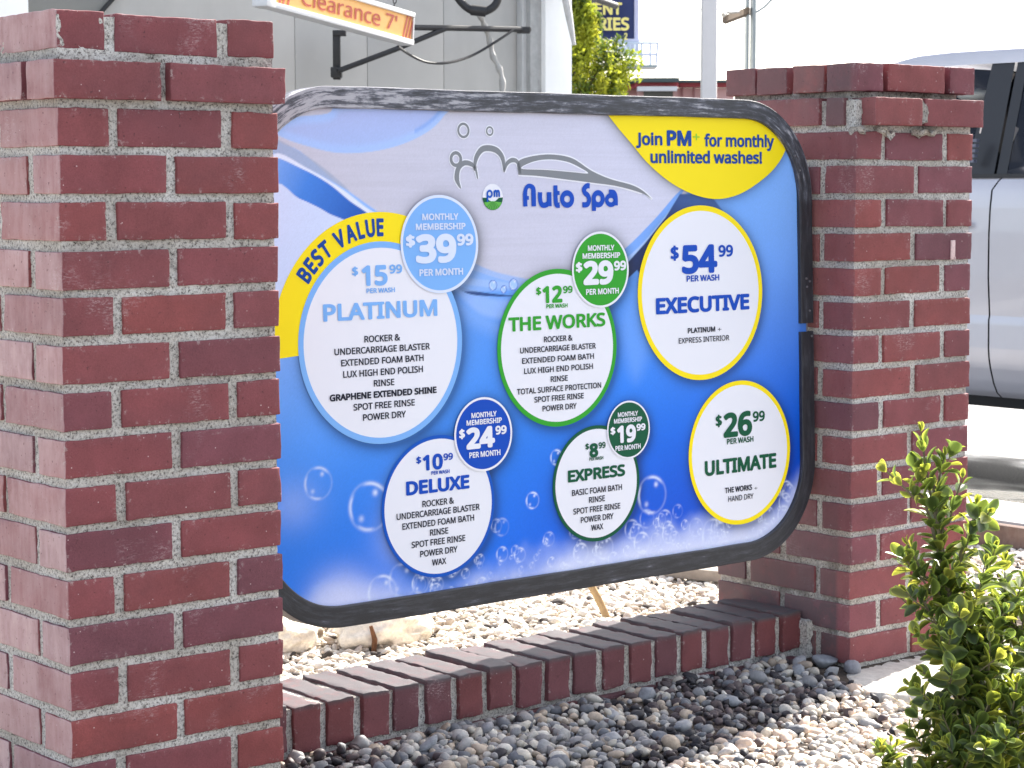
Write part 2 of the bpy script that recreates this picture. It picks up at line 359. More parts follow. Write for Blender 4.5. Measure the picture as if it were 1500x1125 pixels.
# ------------------------------------------------------------ low wall between the pillars
root = empty('low_brick_wall', (2.53, 3.0, 0), 'low wall of upright dark topped bricks running between the two pillars', 'wall')
B = Bricks(); p = .0703; n_ = 20; x = 3.236
TOPC = [(.150, .050, .055), (.135, .048, .055), (.165, .05, .052), (.120, .046, .054), (.145, .05, .058)]
for k in range(n_):
    x1 = x-.005; x0 = x1-.0545
    if x0 < 1.83: break
    dz = random.gauss(0, .0022)
    B.add(x0, x1, 2.9175+max(-.003, min(.002, random.gauss(0, .0015))), 3.100+random.gauss(0, .003), .0285+dz, .1085+dz, rot=random.gauss(0, .012), col=random.choice(TOPC), jit=.0008, chip=.0011, soot=lambda V, nx: np.clip((V[:, 2]-.098)/.008, 0, 1)*.97)  # brick tops mixed to dark grey
    x -= p
xx = 1.83
while xx < 3.2:
    B.add(xx, min(xx+.19, 3.24), 2.909, 3.08, -.036, .0175, col=random.choice(TOPC), soot=lambda V, nx: np.full(len(V), .25)); xx += .2
B.build('brickwork', root)
mortar_box(1.828, 3.240, 2.9255, 3.093, -.03, .1015, root, soot=lambda V, nx: np.clip((V[:, 2]-.097)/.005, 0, 1)*.9, coarse=((1, 1), (2, 0), (0, 0), (0, 1)))  # mortar darker along its top
mortar_box(3.228, 3.2436, 2.895, 2.935, -.02, .09, root, amp=.006, coarse=((1, 1), (2, 0)))
# ------------------------------------------------------------ the wash menu sign
SA = Vector((0.999967, -0.00758652, 0.00290676)); SB = Vector((-0.00269415, 0.02788637, 0.99960747)); SN = Vector((-0.0076646, -0.99958231, 0.02786501)); SPN = -2.9288282
S0, T0 = 2.53, -.653
SO = SA*S0+SB*T0+SN*SPN+Vector((0, 0, .965))
SM = Matrix(((SA.x, -SN.x, SB.x, SO.x), (SA.y, -SN.y, SB.y, SO.y), (SA.z, -SN.z, SB.z, SO.z), (0, 0, 0, 1)))
SIGN = empty('menu_sign', None, 'large blue car wash price menu board in a worn black frame between two brick pillars', 'menu sign', mat=SM)
sl_ = lambda s, t, d=0.0: (s-S0, d, t-T0)
SL, SR, SBt, ST, RAD = 1.852, 3.209, -.653, .251, .19
def rrect(x0, x1, z0, z1, r, n=14):
    P = []
    for cx, cz, a0 in ((x1-r, z0+r, -90), (x1-r, z1-r, 0), (x0+r, z1-r, 90), (x0+r, z0+r, 180)):
        for k in range(n+1): a = math.radians(a0+90*k/n); P.append((cx+r*math.cos(a), cz+r*math.sin(a)))
    return P
# printed panel: a fine grid carrying the artwork
xs = np.arange(SL+.008, SR-.006, .002); ts = np.arange(SBt+.008, ST-.006, .002)
GX, GT = np.meshgrid(xs, ts); PX_, PT_ = GX.ravel(), GT.ravel()
def in_rr(x, t, ins):
    r = RAD-ins; cx = np.clip(x, SL+ins+r, SR-ins-r); ct = np.clip(t, SBt+ins+r, ST-ins-r); return (x-cx)**2+(t-ct)**2 < r*r
def spline(pts, closed=True, sub=8):
    """Catmull-Rom through the points"""
    P = [np.array(q) for q in pts]; n_ = len(P); out = []
    for i in range(n_ if closed else n_-1):
        g_ = lambda j: P[j % n_] if closed else P[min(max(j, 0), n_-1)]
        p0, p1, p2, p3 = g_(i-1), g_(i), g_(i+1), g_(i+2)
        for k in range(sub):
            t = k/sub; out.append(.5*((2*p1)+(-p0+p2)*t+(2*p0-5*p1+4*p2-p3)*t*t+(-p0+3*p1-3*p2+p3)*t**3))
    if not closed: out.append(P[-1])
    return np.array(out)
def sdf(poly):
    """signed distance to a closed polygon, negative inside"""
    d = np.full(len(PX_), 1e9); ins = np.zeros(len(PX_), dtype=bool); q = np.asarray(poly); 
    for i in range(len(q)):
        a, b = q[i], q[(i+1) % len(q)]; e = b-a; L = e@e
        if L < 1e-14: continue
        wx, wt = PX_-a[0], PT_-a[1]; h = np.clip((wx*e[0]+wt*e[1])/L, 0, 1)
        d = np.minimum(d, (wx-e[0]*h)**2+(wt-e[1]*h)**2)
        c1, c2 = a[1] <= PT_, b[1] > PT_; cr = e[0]*wt-e[1]*wx
        ins ^= (c1 & c2 & (cr > 0)) | (~c1 & ~c2 & (cr < 0))
    return np.where(ins, -1, 1)*np.sqrt(d)
ss = lambda x, a, b: (lambda t: t*t*(3-2*t))(np.clip((x-a)/(b-a), 0, 1))
COL = np.zeros((len(PX_), 3))
def paint(mask, col):
    global COL
    c = np.asarray(col, dtype=float); COL = COL*(1-mask[:, None])+(c if c.ndim == 2 else c[None, :])*mask[:, None]
def ramp_t(v, stops):
    v = np.asarray(v); xs_ = [q[0] for q in stops]; cs = np.array([lin(*q[1]) for q in stops]); return np.stack([np.interp(v, xs_, cs[:, k]) for k in range(3)], -1)
P3 = np.stack([PX_, PT_, np.zeros_like(PX_)], -1)
# blue field, deeper to the right and below, paler at the left
fx = (PX_-1.93)/(3.17-1.93)
hi_ = ramp_t(fx, [(0, (160, 192, 245)), (.3, (120, 172, 246)), (.6, (98, 164, 248)), (1, (130, 180, 250))])
mid_ = ramp_t(fx, [(0, (82, 152, 242)), (.3, (52, 138, 238)), (.6, (25, 122, 236)), (1, (0, 100, 224))])
low_ = ramp_t(fx, [(0, (40, 122, 230)), (.3, (22, 112, 228)), (.6, (4, 88, 216)), (1, (0, 66, 194))])
a_ = ss(PT_, -.42, .10)[:, None]; b_ = ss(PT_, -.58, -.25)[:, None]
COL = (low_*(1-b_)+mid_*b_)*(1-a_)+hi_*a_
COL *= (1+.05*fbm(P3*6, 41, 3))[:, None]
# pale waves through the middle
w1 = sdf(spline([(2.2588, -0.0995), (2.3494, -0.1147), (2.4107, -0.1534), (2.4406, -0.2159), (2.3783, -0.1883), (2.3173, -0.1613)])); paint(.45*ss(-w1, -.004, .03), lin(140, 180, 245))
w1 = sdf(spline([(2.2894, -0.0827), (2.3807, -0.1061), (2.4915, -0.1199), (2.4423, -0.1547), (2.3486, -0.1411)])); paint(.6*ss(-w1, -.002, .012), lin(165, 195, 250))
w1 = sdf(spline([(2.6819, -0.1777), (2.7367, -0.0713), (2.7827, 0.0111), (2.8342, -0.0805), (2.7775, -0.2079), (2.7227, -0.2822)])); paint(.5*ss(-w1, -.02, .03), lin(120, 170, 245))
# silver field
sil = spline([(1.9402, 0.2558), (2.4545, 0.2703), (2.8788, 0.2823), (2.9679, 0.1403), (2.8593, 0.0671), (2.7826, 0.0059), (2.7026, -0.0411), (2.6081, -0.0715), (2.5248, -0.0902), (2.4442, -0.0876), (2.3509, -0.0642), (2.2609, -0.0310), (2.1602, 0.0292), (2.0631, 0.0873), (1.9829, 0.1434), (1.9370, 0.1674)], sub=5)
d = sdf(sil)
streak = vnoise(np.stack([PX_*6, PT_*260, PX_*0], -1), 5)*.5+vnoise(np.stack([PX_*14, PT_*480, PX_*0], -1), 8)*.5
silc = ramp_t(PX_, [(2.0, (196, 196, 212)), (2.5, (201, 201, 220)), (3.0, (208, 210, 232))])*(1+.05*streak)[:, None]
edge_ = ss(-d, -.001, .0012); paint(edge_, silc)
paint(.35*ss(d, .0, .002)*np.exp(-np.clip(d, 0, 1)/.02)*(PX_ > 2.2)*(PT_ < .06), lin(150, 190, 250))
# lower right swoosh: light blue band and navy wedge
d = sdf(spline([(2.5779, -0.0756), (2.6854, -0.0407), (2.7740, 0.0176), (2.8377, 0.0685), (2.8615, 0.0801), (2.8281, 0.0427), (2.7644, -0.0143), (2.7020, -0.0665), (2.6412, -0.1002), (2.5905, -0.1048)], sub=5)); paint(ss(-d, -.001, .0015), lin(120, 168, 242))
d = sdf(spline([(2.6848, -0.0661), (2.7556, -0.0167), (2.8153, 0.0338), (2.8558, 0.0697), (2.8407, 0.0439), (2.7732, -0.0170), (2.7072, -0.0667)], sub=5)); paint(.8*ss(-d, -.0015, .0015), lin(178, 205, 252))
d = sdf(np.array([(2.8485, 0.0698), (2.9291, 0.0694), (2.9656, 0.0349), (2.8544, 0.0100), (2.7901, -0.0534), (2.7538, -0.0910), (2.7332, -0.0725), (2.7066, -0.0896), (2.6931, -0.0790), (2.7074, -0.0590), (2.7554, -0.0218), (2.8098, 0.0261)])); paint(ss(-d, -.001, .0015), ramp_t(PX_, [(2.65, (16, 34, 78)), (2.8, (22, 48, 104)), (2.9, (70, 110, 180))]))
# left: dark line with droplets by the pale badge
d = sdf(spline([(2.2597, -0.0688), (2.3506, -0.0762), (2.4442, -0.0876), (2.5084, -0.0933), (2.4439, -0.0986), (2.3502, -0.0906), (2.2744, -0.0787)], sub=4)); paint(.85*ss(-d, -.001, .003), lin(196, 214, 250))
d = sdf(spline([(2.2819, -0.0789), (2.3346, -0.0961), (2.3808, -0.1037), (2.4436, -0.1108), (2.3806, -0.1085), (2.3268, -0.1018)], sub=4)); paint(.9*ss(-d, -.001, .001), lin(18, 50, 110))
# upper left oval of glassy blue with a pale rim
ov = spline([(1.9243, 0.1805), (1.9714, 0.1989), (2.0395, 0.2069), (2.0789, 0.2258), (2.2915, 0.2305), (2.2832, 0.2068), (2.2497, 0.1805), (2.1932, 0.1577), (2.1282, 0.1445), (2.0580, 0.1417), (1.9968, 0.1524), (1.9502, 0.1653)], sub=5); d = sdf(ov)
paint(ss(-d, -.001, .0012), lin(168, 196, 246))
paint(ss(-d, .006, .02), ramp_t(PT_, [(.09, (160, 188, 240)), (.21, (172, 186, 232))]))
paint(.6*np.exp(-((d+.012)/.004)**2)*(PX_ > 2.22), lin(120, 160, 232))
# left swooshes
d = sdf(spline([(1.9303, 0.1651), (1.9829, 0.1434), (2.0363, 0.1122), (2.0795, 0.0782), (2.0089, 0.1099), (1.9295, 0.1408)], sub=5)); paint(.8*ss(-d, -.001, .002), lin(160, 172, 198))
d = sdf(spline([(1.9294, 0.1386), (1.9955, 0.1166), (2.0629, 0.0828), (2.1179, 0.0482), (2.1886, 0.0126), (2.1166, 0.0091), (2.0609, 0.0214), (1.9265, 0.0566)], sub=5)); paint(ss(-d, -.001, .0015), lin(222, 230, 250))
d = sdf(spline([(2.1603, 0.0339), (2.2034, 0.0194), (2.2911, -0.0246), (2.3820, -0.0627), (2.4923, -0.0879), (2.4122, -0.1000), (2.2592, -0.0877), (2.1877, -0.0153)], sub=5)); paint(.75*ss(-d, -.001, .002), lin(146, 184, 244))
d = sdf(spline([(1.9265, 0.1319), (1.9820, 0.1166), (2.0356, 0.0919), (2.0790, 0.0622), (2.1203, 0.0344), (2.0680, 0.0259), (2.0204, 0.0491), (1.9735, 0.0674), (1.9246, 0.0788)], sub=5)); paint(ss(-d, -.001, .0012), ramp_t(PX_+.6*(.1-PT_), [(1.9, (128, 172, 240)), (2.0, (66, 130, 222)), (2.14, (24, 84, 178))]))
d = sdf(spline([(1.9246, 0.0788), (1.9802, 0.0651), (2.0339, 0.0422), (2.0818, 0.0211), (2.0324, -0.0008), (1.9760, -0.0559), (1.9167, -0.1433)], sub=5)); paint(ss(-d, -.001, .0012), ramp_t(PT_, [(-.15, (196, 212, 246)), (.1, (206, 218, 248))]))
# foam along the foot
fb = spline([(1.9023, -0.6202), (1.9984, -0.5903), (2.1254, -0.5944), (2.1982, -0.6057), (2.3351, -0.5933), (2.4951, -0.5747), (2.6636, -0.5601), (2.8414, -0.5553), (2.9910, -0.5545), (3.1082, -0.5319), (3.1894, -0.4771)], closed=False, sub=6)
hb = np.interp(PX_, fb[:, 0], fb[:, 1])+.012*fbm(P3*18, 61, 3)
foam = ss(hb+.028-PT_, 0, .075); paint(.95*foam, ramp_t(hb-PT_, [(-.02, (150, 178, 238)), (.02, (188, 200, 242)), (.06, (216, 222, 248))]))
for (cx, ct), rx, rt, am in (((2.0396, -0.6070), .055, .045, .9), ((2.2029, -0.4574), .05, .05, .45), ((2.0959, -0.6166), .07, .03, .7), ((2.1642, -0.5186), .05, .05, .35), ((1.9490, -0.4383), .05, .04, .25)):
    paint(am*np.exp(-(((PX_-cx)/rx)**2+((PT_-ct)/rt)**2)), lin(206, 212, 246))
# printed soft rims round the discs
DISCS = dict(pl=(2.1391, -.1791, .1722), wk=(2.5337, -.2078, .1436), dl=(2.2517, -.4699, .1243), ex=(2.6212, -.4638, .108), exe=(2.9015, -.1205, .168), ul=(3.0015, -.4379, .142), b39=(2.2665, -.0141, .0851), b29=(2.6399, -.0686, .0704), b24=(2.3536, -.3517, .0658), b19=(2.7027, -.370, .0546))
JC = (2.918, .238, .181)
for k_, (cx, ct, r) in list(DISCS.items())+[]:
    rr = np.hypot(PX_-cx-.004, PT_-ct+.005)-r
    COL *= (1-.55*np.exp(-(np.clip(rr, 0, 1)/.012)**1.3)*(rr > -.03))[:, None]*np.array([1., 1., 1.])*.999
JP = np.array([(2.6533, 0.2385), (2.6663, 0.2162), (2.6947, 0.1891), (2.7251, 0.1629), (2.7540, 0.1365), (2.7852, 0.1136), (2.8203, 0.0931), (2.8560, 0.0775), (2.8958, 0.0656), (2.9400, 0.0594), (2.9793, 0.0618), (3.0193, 0.0716), (3.0619, 0.0901), (3.1011, 0.1129), (3.1271, 0.1359), (3.1453, 0.1603), (3.1615, 0.1821)])
JP = np.concatenate([spline(JP, False, 5), [(SR-.05, ST-.04), (SR-RAD, ST-.02), (2.6533, 0.2385)]])
rr = sdf(JP); COL *= (1-.5*np.exp(-(np.clip(rr, 0, 1)/.012)**1.3)*(rr > -.02))[:, None]
# bubbles
def bubble(c, r, am=.8):
    dx, dt = PX_-c[0], PT_-c[1]; q = np.hypot(dx, dt); an = np.arctan2(dt, dx)
    near = q < r*1.3
    m = np.zeros_like(q); 
    m += .25*np.exp(-((q-r)/(.05*r+.0006))**2)
    for a0, sp, w in ((1.25, .55, 1), (3.1, .5, .8), (-1.8, .4, .8)):
        da = np.angle(np.exp(1j*(an-a0))); m += w*np.exp(-((q-r*.93)/(.05*r+.0006))**2)*np.exp(-(da/sp)**4)
    for a0, rr_, w in ((1.05, .62, 1), (-2.3, .62, .7)):
        m += w*np.exp(-((dx-rr_*r*math.cos(a0))**2+(dt-rr_*r*math.sin(a0))**2)/(.11*r+.0006)**2)
    paint(np.clip(m*am, 0, .95)*near, lin(226, 234, 252))
for c, r, am in (((1.9992, -0.4066), .0275, .6), ((2.1027, -0.4558), .042, .75), ((2.1250, -0.6061), .03, .7), ((2.1692, -0.5903), .03, .45), ((2.4652, -0.4805), .015, .9), ((2.3796, -0.5175), .012, .4), ((2.7616, -0.4988), .036, .75), ((2.5243, -0.4073), .014, .8), ((2.3921, -0.5213), .016, .35), ((2.6371, -0.5855), .022, .8), ((2.7328, -0.5870), .02, .8), ((2.9239, -0.5906), .03, .5), ((3.1278, -0.5476), .018, .5)): bubble(c, r, am)
rb = random.Random(4)
for k in range(150):
    x = rb.uniform(2.2, 3.14); hb_ = np.interp(x, fb[:, 0], fb[:, 1]); t = hb_-rb.random()**1.4*.085+.02
    bubble((x, t), rb.choice([.004, .006, .006, .009, .013, .018]), rb.uniform(.3, .8))
for c, r in (((2.3843, -0.0893), .0085), ((2.4091, -0.0974), .006), ((2.4315, -0.0896), .0095)):
    q = np.hypot(PX_-c[0], PT_-c[1]); paint(.9*ss(r+.002-q, 0, .0015), lin(40, 100, 200)); paint(.9*ss(r-q, 0, .002), lin(170, 205, 250)); bubble(c, r*.9, .8)
COL *= (1+.02*RNG.normal(0, 1, len(PX_)))[:, None]; COL = np.clip(COL, 0, 1)
ny_, nx_ = GX.shape; idx = np.arange(nx_*ny_).reshape(ny_, nx_); F = np.stack([idx[:-1, :-1], idx[:-1, 1:], idx[1:, 1:], idx[1:, :-1]], -1).reshape(-1, 4)
ok = in_rr(PX_, PT_, .012); F = F[ok[F].all(1)]
used = np.unique(F); rm = np.full(len(PX_), -1); rm[used] = np.arange(len(used)); F = rm[F]
M_PRINT = mat('printed vinyl', (.5, .5, .8), .45, spec=.25); n = N(M_PRINT); n.base(n.attr('Col').outputs['Color']); n.bump(n.noise(n.coord(), 9, 3), .04, .004)
np_mesh('printed_panel', np.stack([PX_[used]-S0, np.zeros(len(used)), PT_[used]-T0], -1), F, M_PRINT, SIGN, True, COL[used], world=False)
# cabinet behind the print
b = MB(); R1 = rrect(SL+.006-S0, SR-.006-S0, SBt+.006-T0, ST-.006-T0, RAD-.006); n1 = len(R1)
b.add([(x, .002, z) for x, z in R1]+[(x, .03, z) for x, z in R1], [list(range(n1))[::-1] and list(range(n1)), list(range(n1, 2*n1))[::-1]]+[[i, n1+i, n1+(i+1) % n1, (i+1) % n1] for i in range(n1)])
M_ALU = speck('grey aluminium', (.32, .33, .35), .5, .12, 20, .1, .6)
b.build('back_panel', M_ALU, SIGN, world=False)
# worn black edge trim in two lengths, with a gap at the right
def trim_mat():
    m = mat('worn black trim', (.02, .02, .025), .5, spec=.4); n = N(m); t = n.n('ShaderNodeTexCoord'); mp = n.n('ShaderNodeMapping'); mp.inputs['Scale'].default_value = (14, 420, 1); n.l(t.outputs['UV'], mp.inputs[0])
    wear = n.attr('wear'); a = n.noise(mp.outputs[0], 1.0, 7, .72); b2 = n.noise(n.coord(), 28, 8, .75); b3 = n.noise(n.coord(), 7, 5, .6)
    f = n.math('ADD', n.math('ADD', n.math('MULTIPLY', a, .74), n.math('MULTIPLY', b2, .16)), n.math('MULTIPLY', b3, .10))
    f = n.math('ADD', f, n.math('MULTIPLY', n.math('SUBTRACT', wear.outputs['Fac'], .5), .3))
    c = n.ramp(f, [(.38, (.024, .025, .030)), (.49, (.046, .048, .058)), (.55, (.11, .115, .14)), (.61, (.40, .40, .43))])
    n.base(c); n.l(n.ramp(f, [(.45, g(.42)), (.6, g(.8))]), n.b.inputs['Roughness']); n.bump(n.math('ADD', a, b2), .35, .0015); return m
M_TRIM = trim_mat()
def trim(path, wear_fn, name='edge_trim'):
    """path: (s, t, normal s, normal t) along the outer edge; the section wraps round the cabinet edge"""
    sec = [(0, .034), (0, -.0066), (-.0004, -.0076), (-.0014, -.0082), (-.018, -.0086), (-.0345, -.0082), (-.0362, -.0074), (-.0365, -.0060), (-.0365, .001)]
    V = []; U = []; Wr = []; L = 0; k = len(sec)
    for i, (s, t, ns, nt_) in enumerate(path):
        if i: L += math.hypot(s-path[i-1][0], t-path[i-1][1])
        wob = .0007*math.sin(L*19)+.0004*math.sin(L*53+1)
        for j, (q, d) in enumerate(sec): V.append((s+ns*(q+.001+wob*.5)-S0, d+wob*(.4 if d < 0 else 0), t+nt_*(q+.001+wob*.5)-T0)); U.append((L, (j/k)*.04)); Wr.append(wear_fn(s, t)*(1.0 if j > 0 else .7))
    m_ = len(path); F = [[i*k+j, i*k+j+1, (i+1)*k+j+1, (i+1)*k+j] for i in range(m_-1) for j in range(k-1)]
    o = np_mesh(name, V, F, M_TRIM, SIGN, True, world=False, uv=U, attrs={'wear': Wr}); o.data.set_sharp_from_angle(angle=math.radians(11)); return o
def edge_path(n=26):
    P = []
    def arc(cx, ct, a0): 
        for q in range(n+1): a = math.radians(a0+90*q/n); P.append((cx+RAD*math.cos(a), ct+RAD*math.sin(a), math.cos(a), math.sin(a)))
    def line(s0, t0, s1, t1, ns, nt_, m=60):
        for q in range(1, m): P.append((s0+(s1-s0)*q/m, t0+(t1-t0)*q/m, ns, nt_))
    arc(SR-RAD, ST-RAD, 0); line(SR-RAD, ST, SL+RAD, ST, 0, 1); arc(SL+RAD, ST-RAD, 90); line(SL, ST-RAD, SL, SBt+RAD, -1, 0); arc(SL+RAD, SBt+RAD, 180); line(SL+RAD, SBt, SR-RAD, SBt, 0, -1); arc(SR-RAD, SBt+RAD, 270); return P
EP = edge_path()
gap_t0, gap_t1 = (3.2044, -0.2081)[1], (3.1946, -0.1912)[1]
up_ = [(SR, gap_t1+(ST-RAD-gap_t1)*q/14, 1, 0) for q in range(14)]; lo_ = [(SR, SBt+RAD+(gap_t0-SBt-RAD)*q/14, 1, 0) for q in range(1, 15)]
cut = len(EP)-1
half_i = next(i for i, e in enumerate(EP) if e[2] == -1 and e[1] < -.2)
wear_top = lambda s, t: (.47+.30*max(0, min(1, (t-.1)/.12))*max(.12, min(1, (2.55-s)/.45))) if t > .05 else .20
o = trim(up_+EP[:half_i], wear_top); o['label'] = 'upper black trim with paint scraped to bare metal'
o = trim(EP[half_i:]+lo_, lambda s, t: .20); o['label'] = 'lower black trim with dull scuffs'
M_RIVET = speck('dull steel', (.25, .25, .27), .5, .2, 200, .1, .7)
# dots of rivets on the right trim
for (s, t) in ((3.1882, -0.1016), (3.1982, -0.1074), (3.1899, -0.1181), (3.1971, -0.1665), (3.2022, -0.2177), (3.1588, 0.1442), (3.1722, 0.1144)):
    b = MB(); b.tube([(s-S0, -.0085, t-T0), (s-S0, -.0108, t-T0)], .0022, 8); b.build('rivet', M_RIVET, SIGN, world=False)

# --- lettering
def load_font():
    try: return bpy.data.fonts.load(os.path.join(bpy.utils.system_resource('DATAFILES'), 'fonts', 'NotoSansHebrew-Regular.woff2'))
    except Exception: return None
FONT = load_font(); _tc = {}
def text_mesh(s, bold):
    """a flat mesh of the letters; bolder weights get a band of width 2*bold along every outline, each piece on its own thin level"""
    if (s, bold) in _tc: return _tc[(s, bold)]
    cu = bpy.data.curves.new('t', 'FONT'); cu.body = s; cu.size = 1; cu.resolution_u = 4; cu.fill_mode = 'FRONT'
    if FONT: cu.font = FONT
    ob = bpy.data.objects.new('t', cu); C.objects.link(ob); dg = bpy.context.evaluated_depsgraph_get(); dg.update()
    me = bpy.data.meshes.new_from_object(ob.evaluated_get(dg)); V = [[v.co.x, v.co.y, 0.] for v in me.vertices]; F = [list(p.vertices) for p in me.polygons]
    bpy.data.objects.remove(ob); bpy.data.curves.remove(cu); bpy.data.meshes.remove(me)
    if bold > 0:
        q = np.array(V); key = {}; wid = []
        for x, y, _ in V: wid.append(key.setdefault((round(x, 4), round(y, 4)), len(key)))
        cnt = {}
        for f in F:
            for i in range(len(f)):
                a, b_ = wid[f[i]], wid[f[(i+1) % len(f)]]; cnt.setdefault((min(a, b_), max(a, b_)), []).append((f[i], f[(i+1) % len(f)]))
        lev = 0
        for k, l in cnt.items():
            if len(l) != 1 or k[0] == k[1]: continue
            p, r_ = q[l[0][0]][:2], q[l[0][1]][:2]; d = r_-p; L = np.hypot(*d)
            if L < 1e-6: continue
            n_ = np.array((-d[1], d[0]))/L*bold; lev = (lev+1) % 60; z = 1+lev; b0 = len(V)
            V += [[*(p+n_), z], [*(p-n_), z], [*(r_-n_), z], [*(r_+n_), z]]; F.append([b0, b0+1, b0+2, b0+3])
            b0 = len(V); V += [[p[0]+bold*math.cos(t), p[1]+bold*math.sin(t), z+.5] for t in np.arange(8)*math.pi/4]; F.append(list(range(b0, b0+8)))
    V = np.array(V); _tc[(s, bold)] = (V, F); return V, F
CAP = text_mesh('H', 0)[0][:, 1].max()
def put_text(b, s, T, m=0, bold=.012, d=-.0014, caps=True):
    s0, s1, tm, h = T; V, F = text_mesh(s, bold); x0, x1 = V[:, 0].min(), V[:, 0].max()
    bo = bold; sy = h/(CAP+2*bo)
    pts = [(s0+(v[0]-x0)/(x1-x0)*(s1-s0)-S0, d-v[2]*5e-6, tm+(v[1]-CAP/2)*sy-T0) for v in V]
    b.add(pts, F, m)
def ring(b, cx, ct, r0, r1, d, m, n=96, a0=0, a1=2*math.pi):
    full = abs(a1-a0-2*math.pi) < 1e-6; k = n if full else n+1; V = []
    for i in range(k): a = a0+(a1-a0)*i/n; V += [(cx+r0*math.cos(a)-S0, d, ct+r0*math.sin(a)-T0), (cx+r1*math.cos(a)-S0, d, ct+r1*math.sin(a)-T0)]
    b.add(V, [[2*i, 2*i+1, (2*i+3) % (2*k), (2*i+2) % (2*k)] for i in range(n)], m)
def disc(b, cx, ct, r, d, m, n=96): b.add([(cx+r*math.cos(2*math.pi*i/n)-S0, d, ct+r*math.sin(2*math.pi*i/n)-T0) for i in range(n)], [list(range(n))], m)
def vinyl(name, c): 
    m = mat(name, c, .45, spec=.2); return m
V_WHITE = vinyl('white vinyl', (.78, .79, .86)); V_BLACK = vinyl('black ink', (.012, .014, .03)); V_LB = vinyl('pale blue vinyl', lin(122, 176, 238)); V_RB = vinyl('royal blue vinyl', lin(4, 82, 184)); V_DB = vinyl('deep blue vinyl', lin(0, 72, 182)); V_GR = vinyl('green vinyl', lin(48, 158, 44)); V_DG = vinyl('dark green vinyl', lin(4, 84, 56)); V_YE = vinyl('yellow vinyl', lin(246, 222, 14)); V_GY = vinyl('grey ink', lin(128, 132, 138)); V_TX = vinyl('text blue ink', lin(10, 66, 150)); V_LG = vinyl('light green ink', lin(140, 205, 60)); V_PALE = vinyl('pale lettering', lin(214, 224, 246))
BOLD, SEMI, HEAVY = .032, .020, .042
def wash(key, ringm, col, lines, extra, label):
    cx, ct, r = DISCS[key]; b = MB(); rw = r*.062 if key != 'dl' else r*.05
    disc(b, cx, ct, r-rw*.9, -.0007, 0); ring(b, cx, ct, r-rw, r, -.0008, 1)
    o = b.build('price_disc', [V_WHITE, ringm], SIGN, world=False); o['label'] = label
    t = MB()
    for s, T, bo in extra: put_text(t, s, T, 0, bo)
    for s, T, bo in lines: put_text(t, s, T, 1, bo)
    t.build('lettering', [col, V_BLACK], o, world=False); return o
def badge(key, colm, rim, extra, label):
    cx, ct, r = DISCS[key]; b = MB(); disc(b, cx, ct, r*.95, -.0020, 0); ring(b, cx, ct, r*.94, r, -.0021, 1)
    o = b.build('membership_badge', [colm, rim], SIGN, world=False); o['label'] = label
    t = MB()
    for s, T, bo in extra: put_text(t, s, T, 0, bo, d=-.0027)
    t.build('lettering', [V_PALE if key == 'b39' else V_WHITE], o, world=False)
wash('pl', V_LB, V_LB, [('ROCKER &', (2.1008, 2.1762, -0.1712, 0.0111), SEMI), ('UNDERCARRIAGE BLASTER', (2.0386, 2.2394, -0.1897, 0.0111), SEMI), ('EXTENDED FOAM BATH', (2.0518, 2.2254, -0.2089, 0.0111), SEMI), ('LUX HIGH END POLISH', (2.0554, 2.2233, -0.2283, 0.0112), SEMI), ('RINSE', (2.1179, 2.1613, -0.2470, 0.0112), SEMI), ('GRAPHENE EXTENDED SHINE', (2.0264, 2.2519, -0.2661, 0.0114), HEAVY), ('SPOT FREE RINSE', (2.0745, 2.2038, -0.2848, 0.0112), SEMI), ('POWER DRY', (2.0936, 2.1842, -0.3035, 0.0112), SEMI)],
     [('$', (2.0792, 2.0918, -0.0562, 0.0149), BOLD), ('15', (2.0987, 2.1528, -0.0642, 0.0346), HEAVY), ('99', (2.1569, 2.1841, -0.0545, 0.0151), BOLD), ('PER WASH', (2.1077, 2.1678, -0.0898, 0.0081), BOLD), ('PLATINUM', (2.0181, 2.2579, -0.1236, 0.0289), BOLD)], 'white disc with pale blue ring priced 15.99')
badge('b39', V_LB, V_PALE, [('MONTHLY', (2.2288, 2.3080, 0.0332, 0.0112), BOLD), ('MEMBERSHIP', (2.2145, 2.3235, 0.0164, 0.0112), BOLD), ('$', (2.1923, 2.2121, -0.0075, 0.0198), HEAVY), ('39', (2.2131, 2.3018, -0.0215, 0.0495), .047), ('99', (2.3033, 2.3403, -0.0073, 0.0202), HEAVY), ('PER MONTH', (2.2199, 2.3157, -0.0624, 0.0118), BOLD)], 'pale blue badge priced 39.99')
wash('wk', V_GR, V_GR, [('ROCKER &', (2.4992, 2.5682, -0.1909, 0.0103), SEMI), ('UNDERCARRIAGE BLASTER', (2.4425, 2.6247, -0.2083, 0.0103), SEMI), ('EXTENDED FOAM BATH', (2.4468, 2.6199, -0.2272, 0.0103), SEMI), ('LUX HIGH END POLISH', (2.4510, 2.6169, -0.2457, 0.0103), SEMI), ('RINSE', (2.5135, 2.5546, -0.2638, 0.0103), SEMI), ('TOTAL SURFACE PROTECTION', (2.4333, 2.6363, -0.2818, 0.0103), SEMI), ('SPOT FREE RINSE', (2.4736, 2.5928, -0.2986, 0.0103), SEMI), ('POWER DRY', (2.4925, 2.5748, -0.3161, 0.0103), SEMI)],
     [('$', (2.4830, 2.4951, -0.1032, 0.0135), BOLD), ('12', (2.4982, 2.5456, -0.1102, 0.0309), HEAVY), ('99', (2.5474, 2.5706, -0.1024, 0.0131), BOLD), ('PER WASH', (2.5066, 2.5577, -0.1313, 0.0074), BOLD), ('THE WORKS', (2.4169, 2.6497, -0.1607, 0.0254), BOLD)], 'white disc with bright green ring priced 12.99')
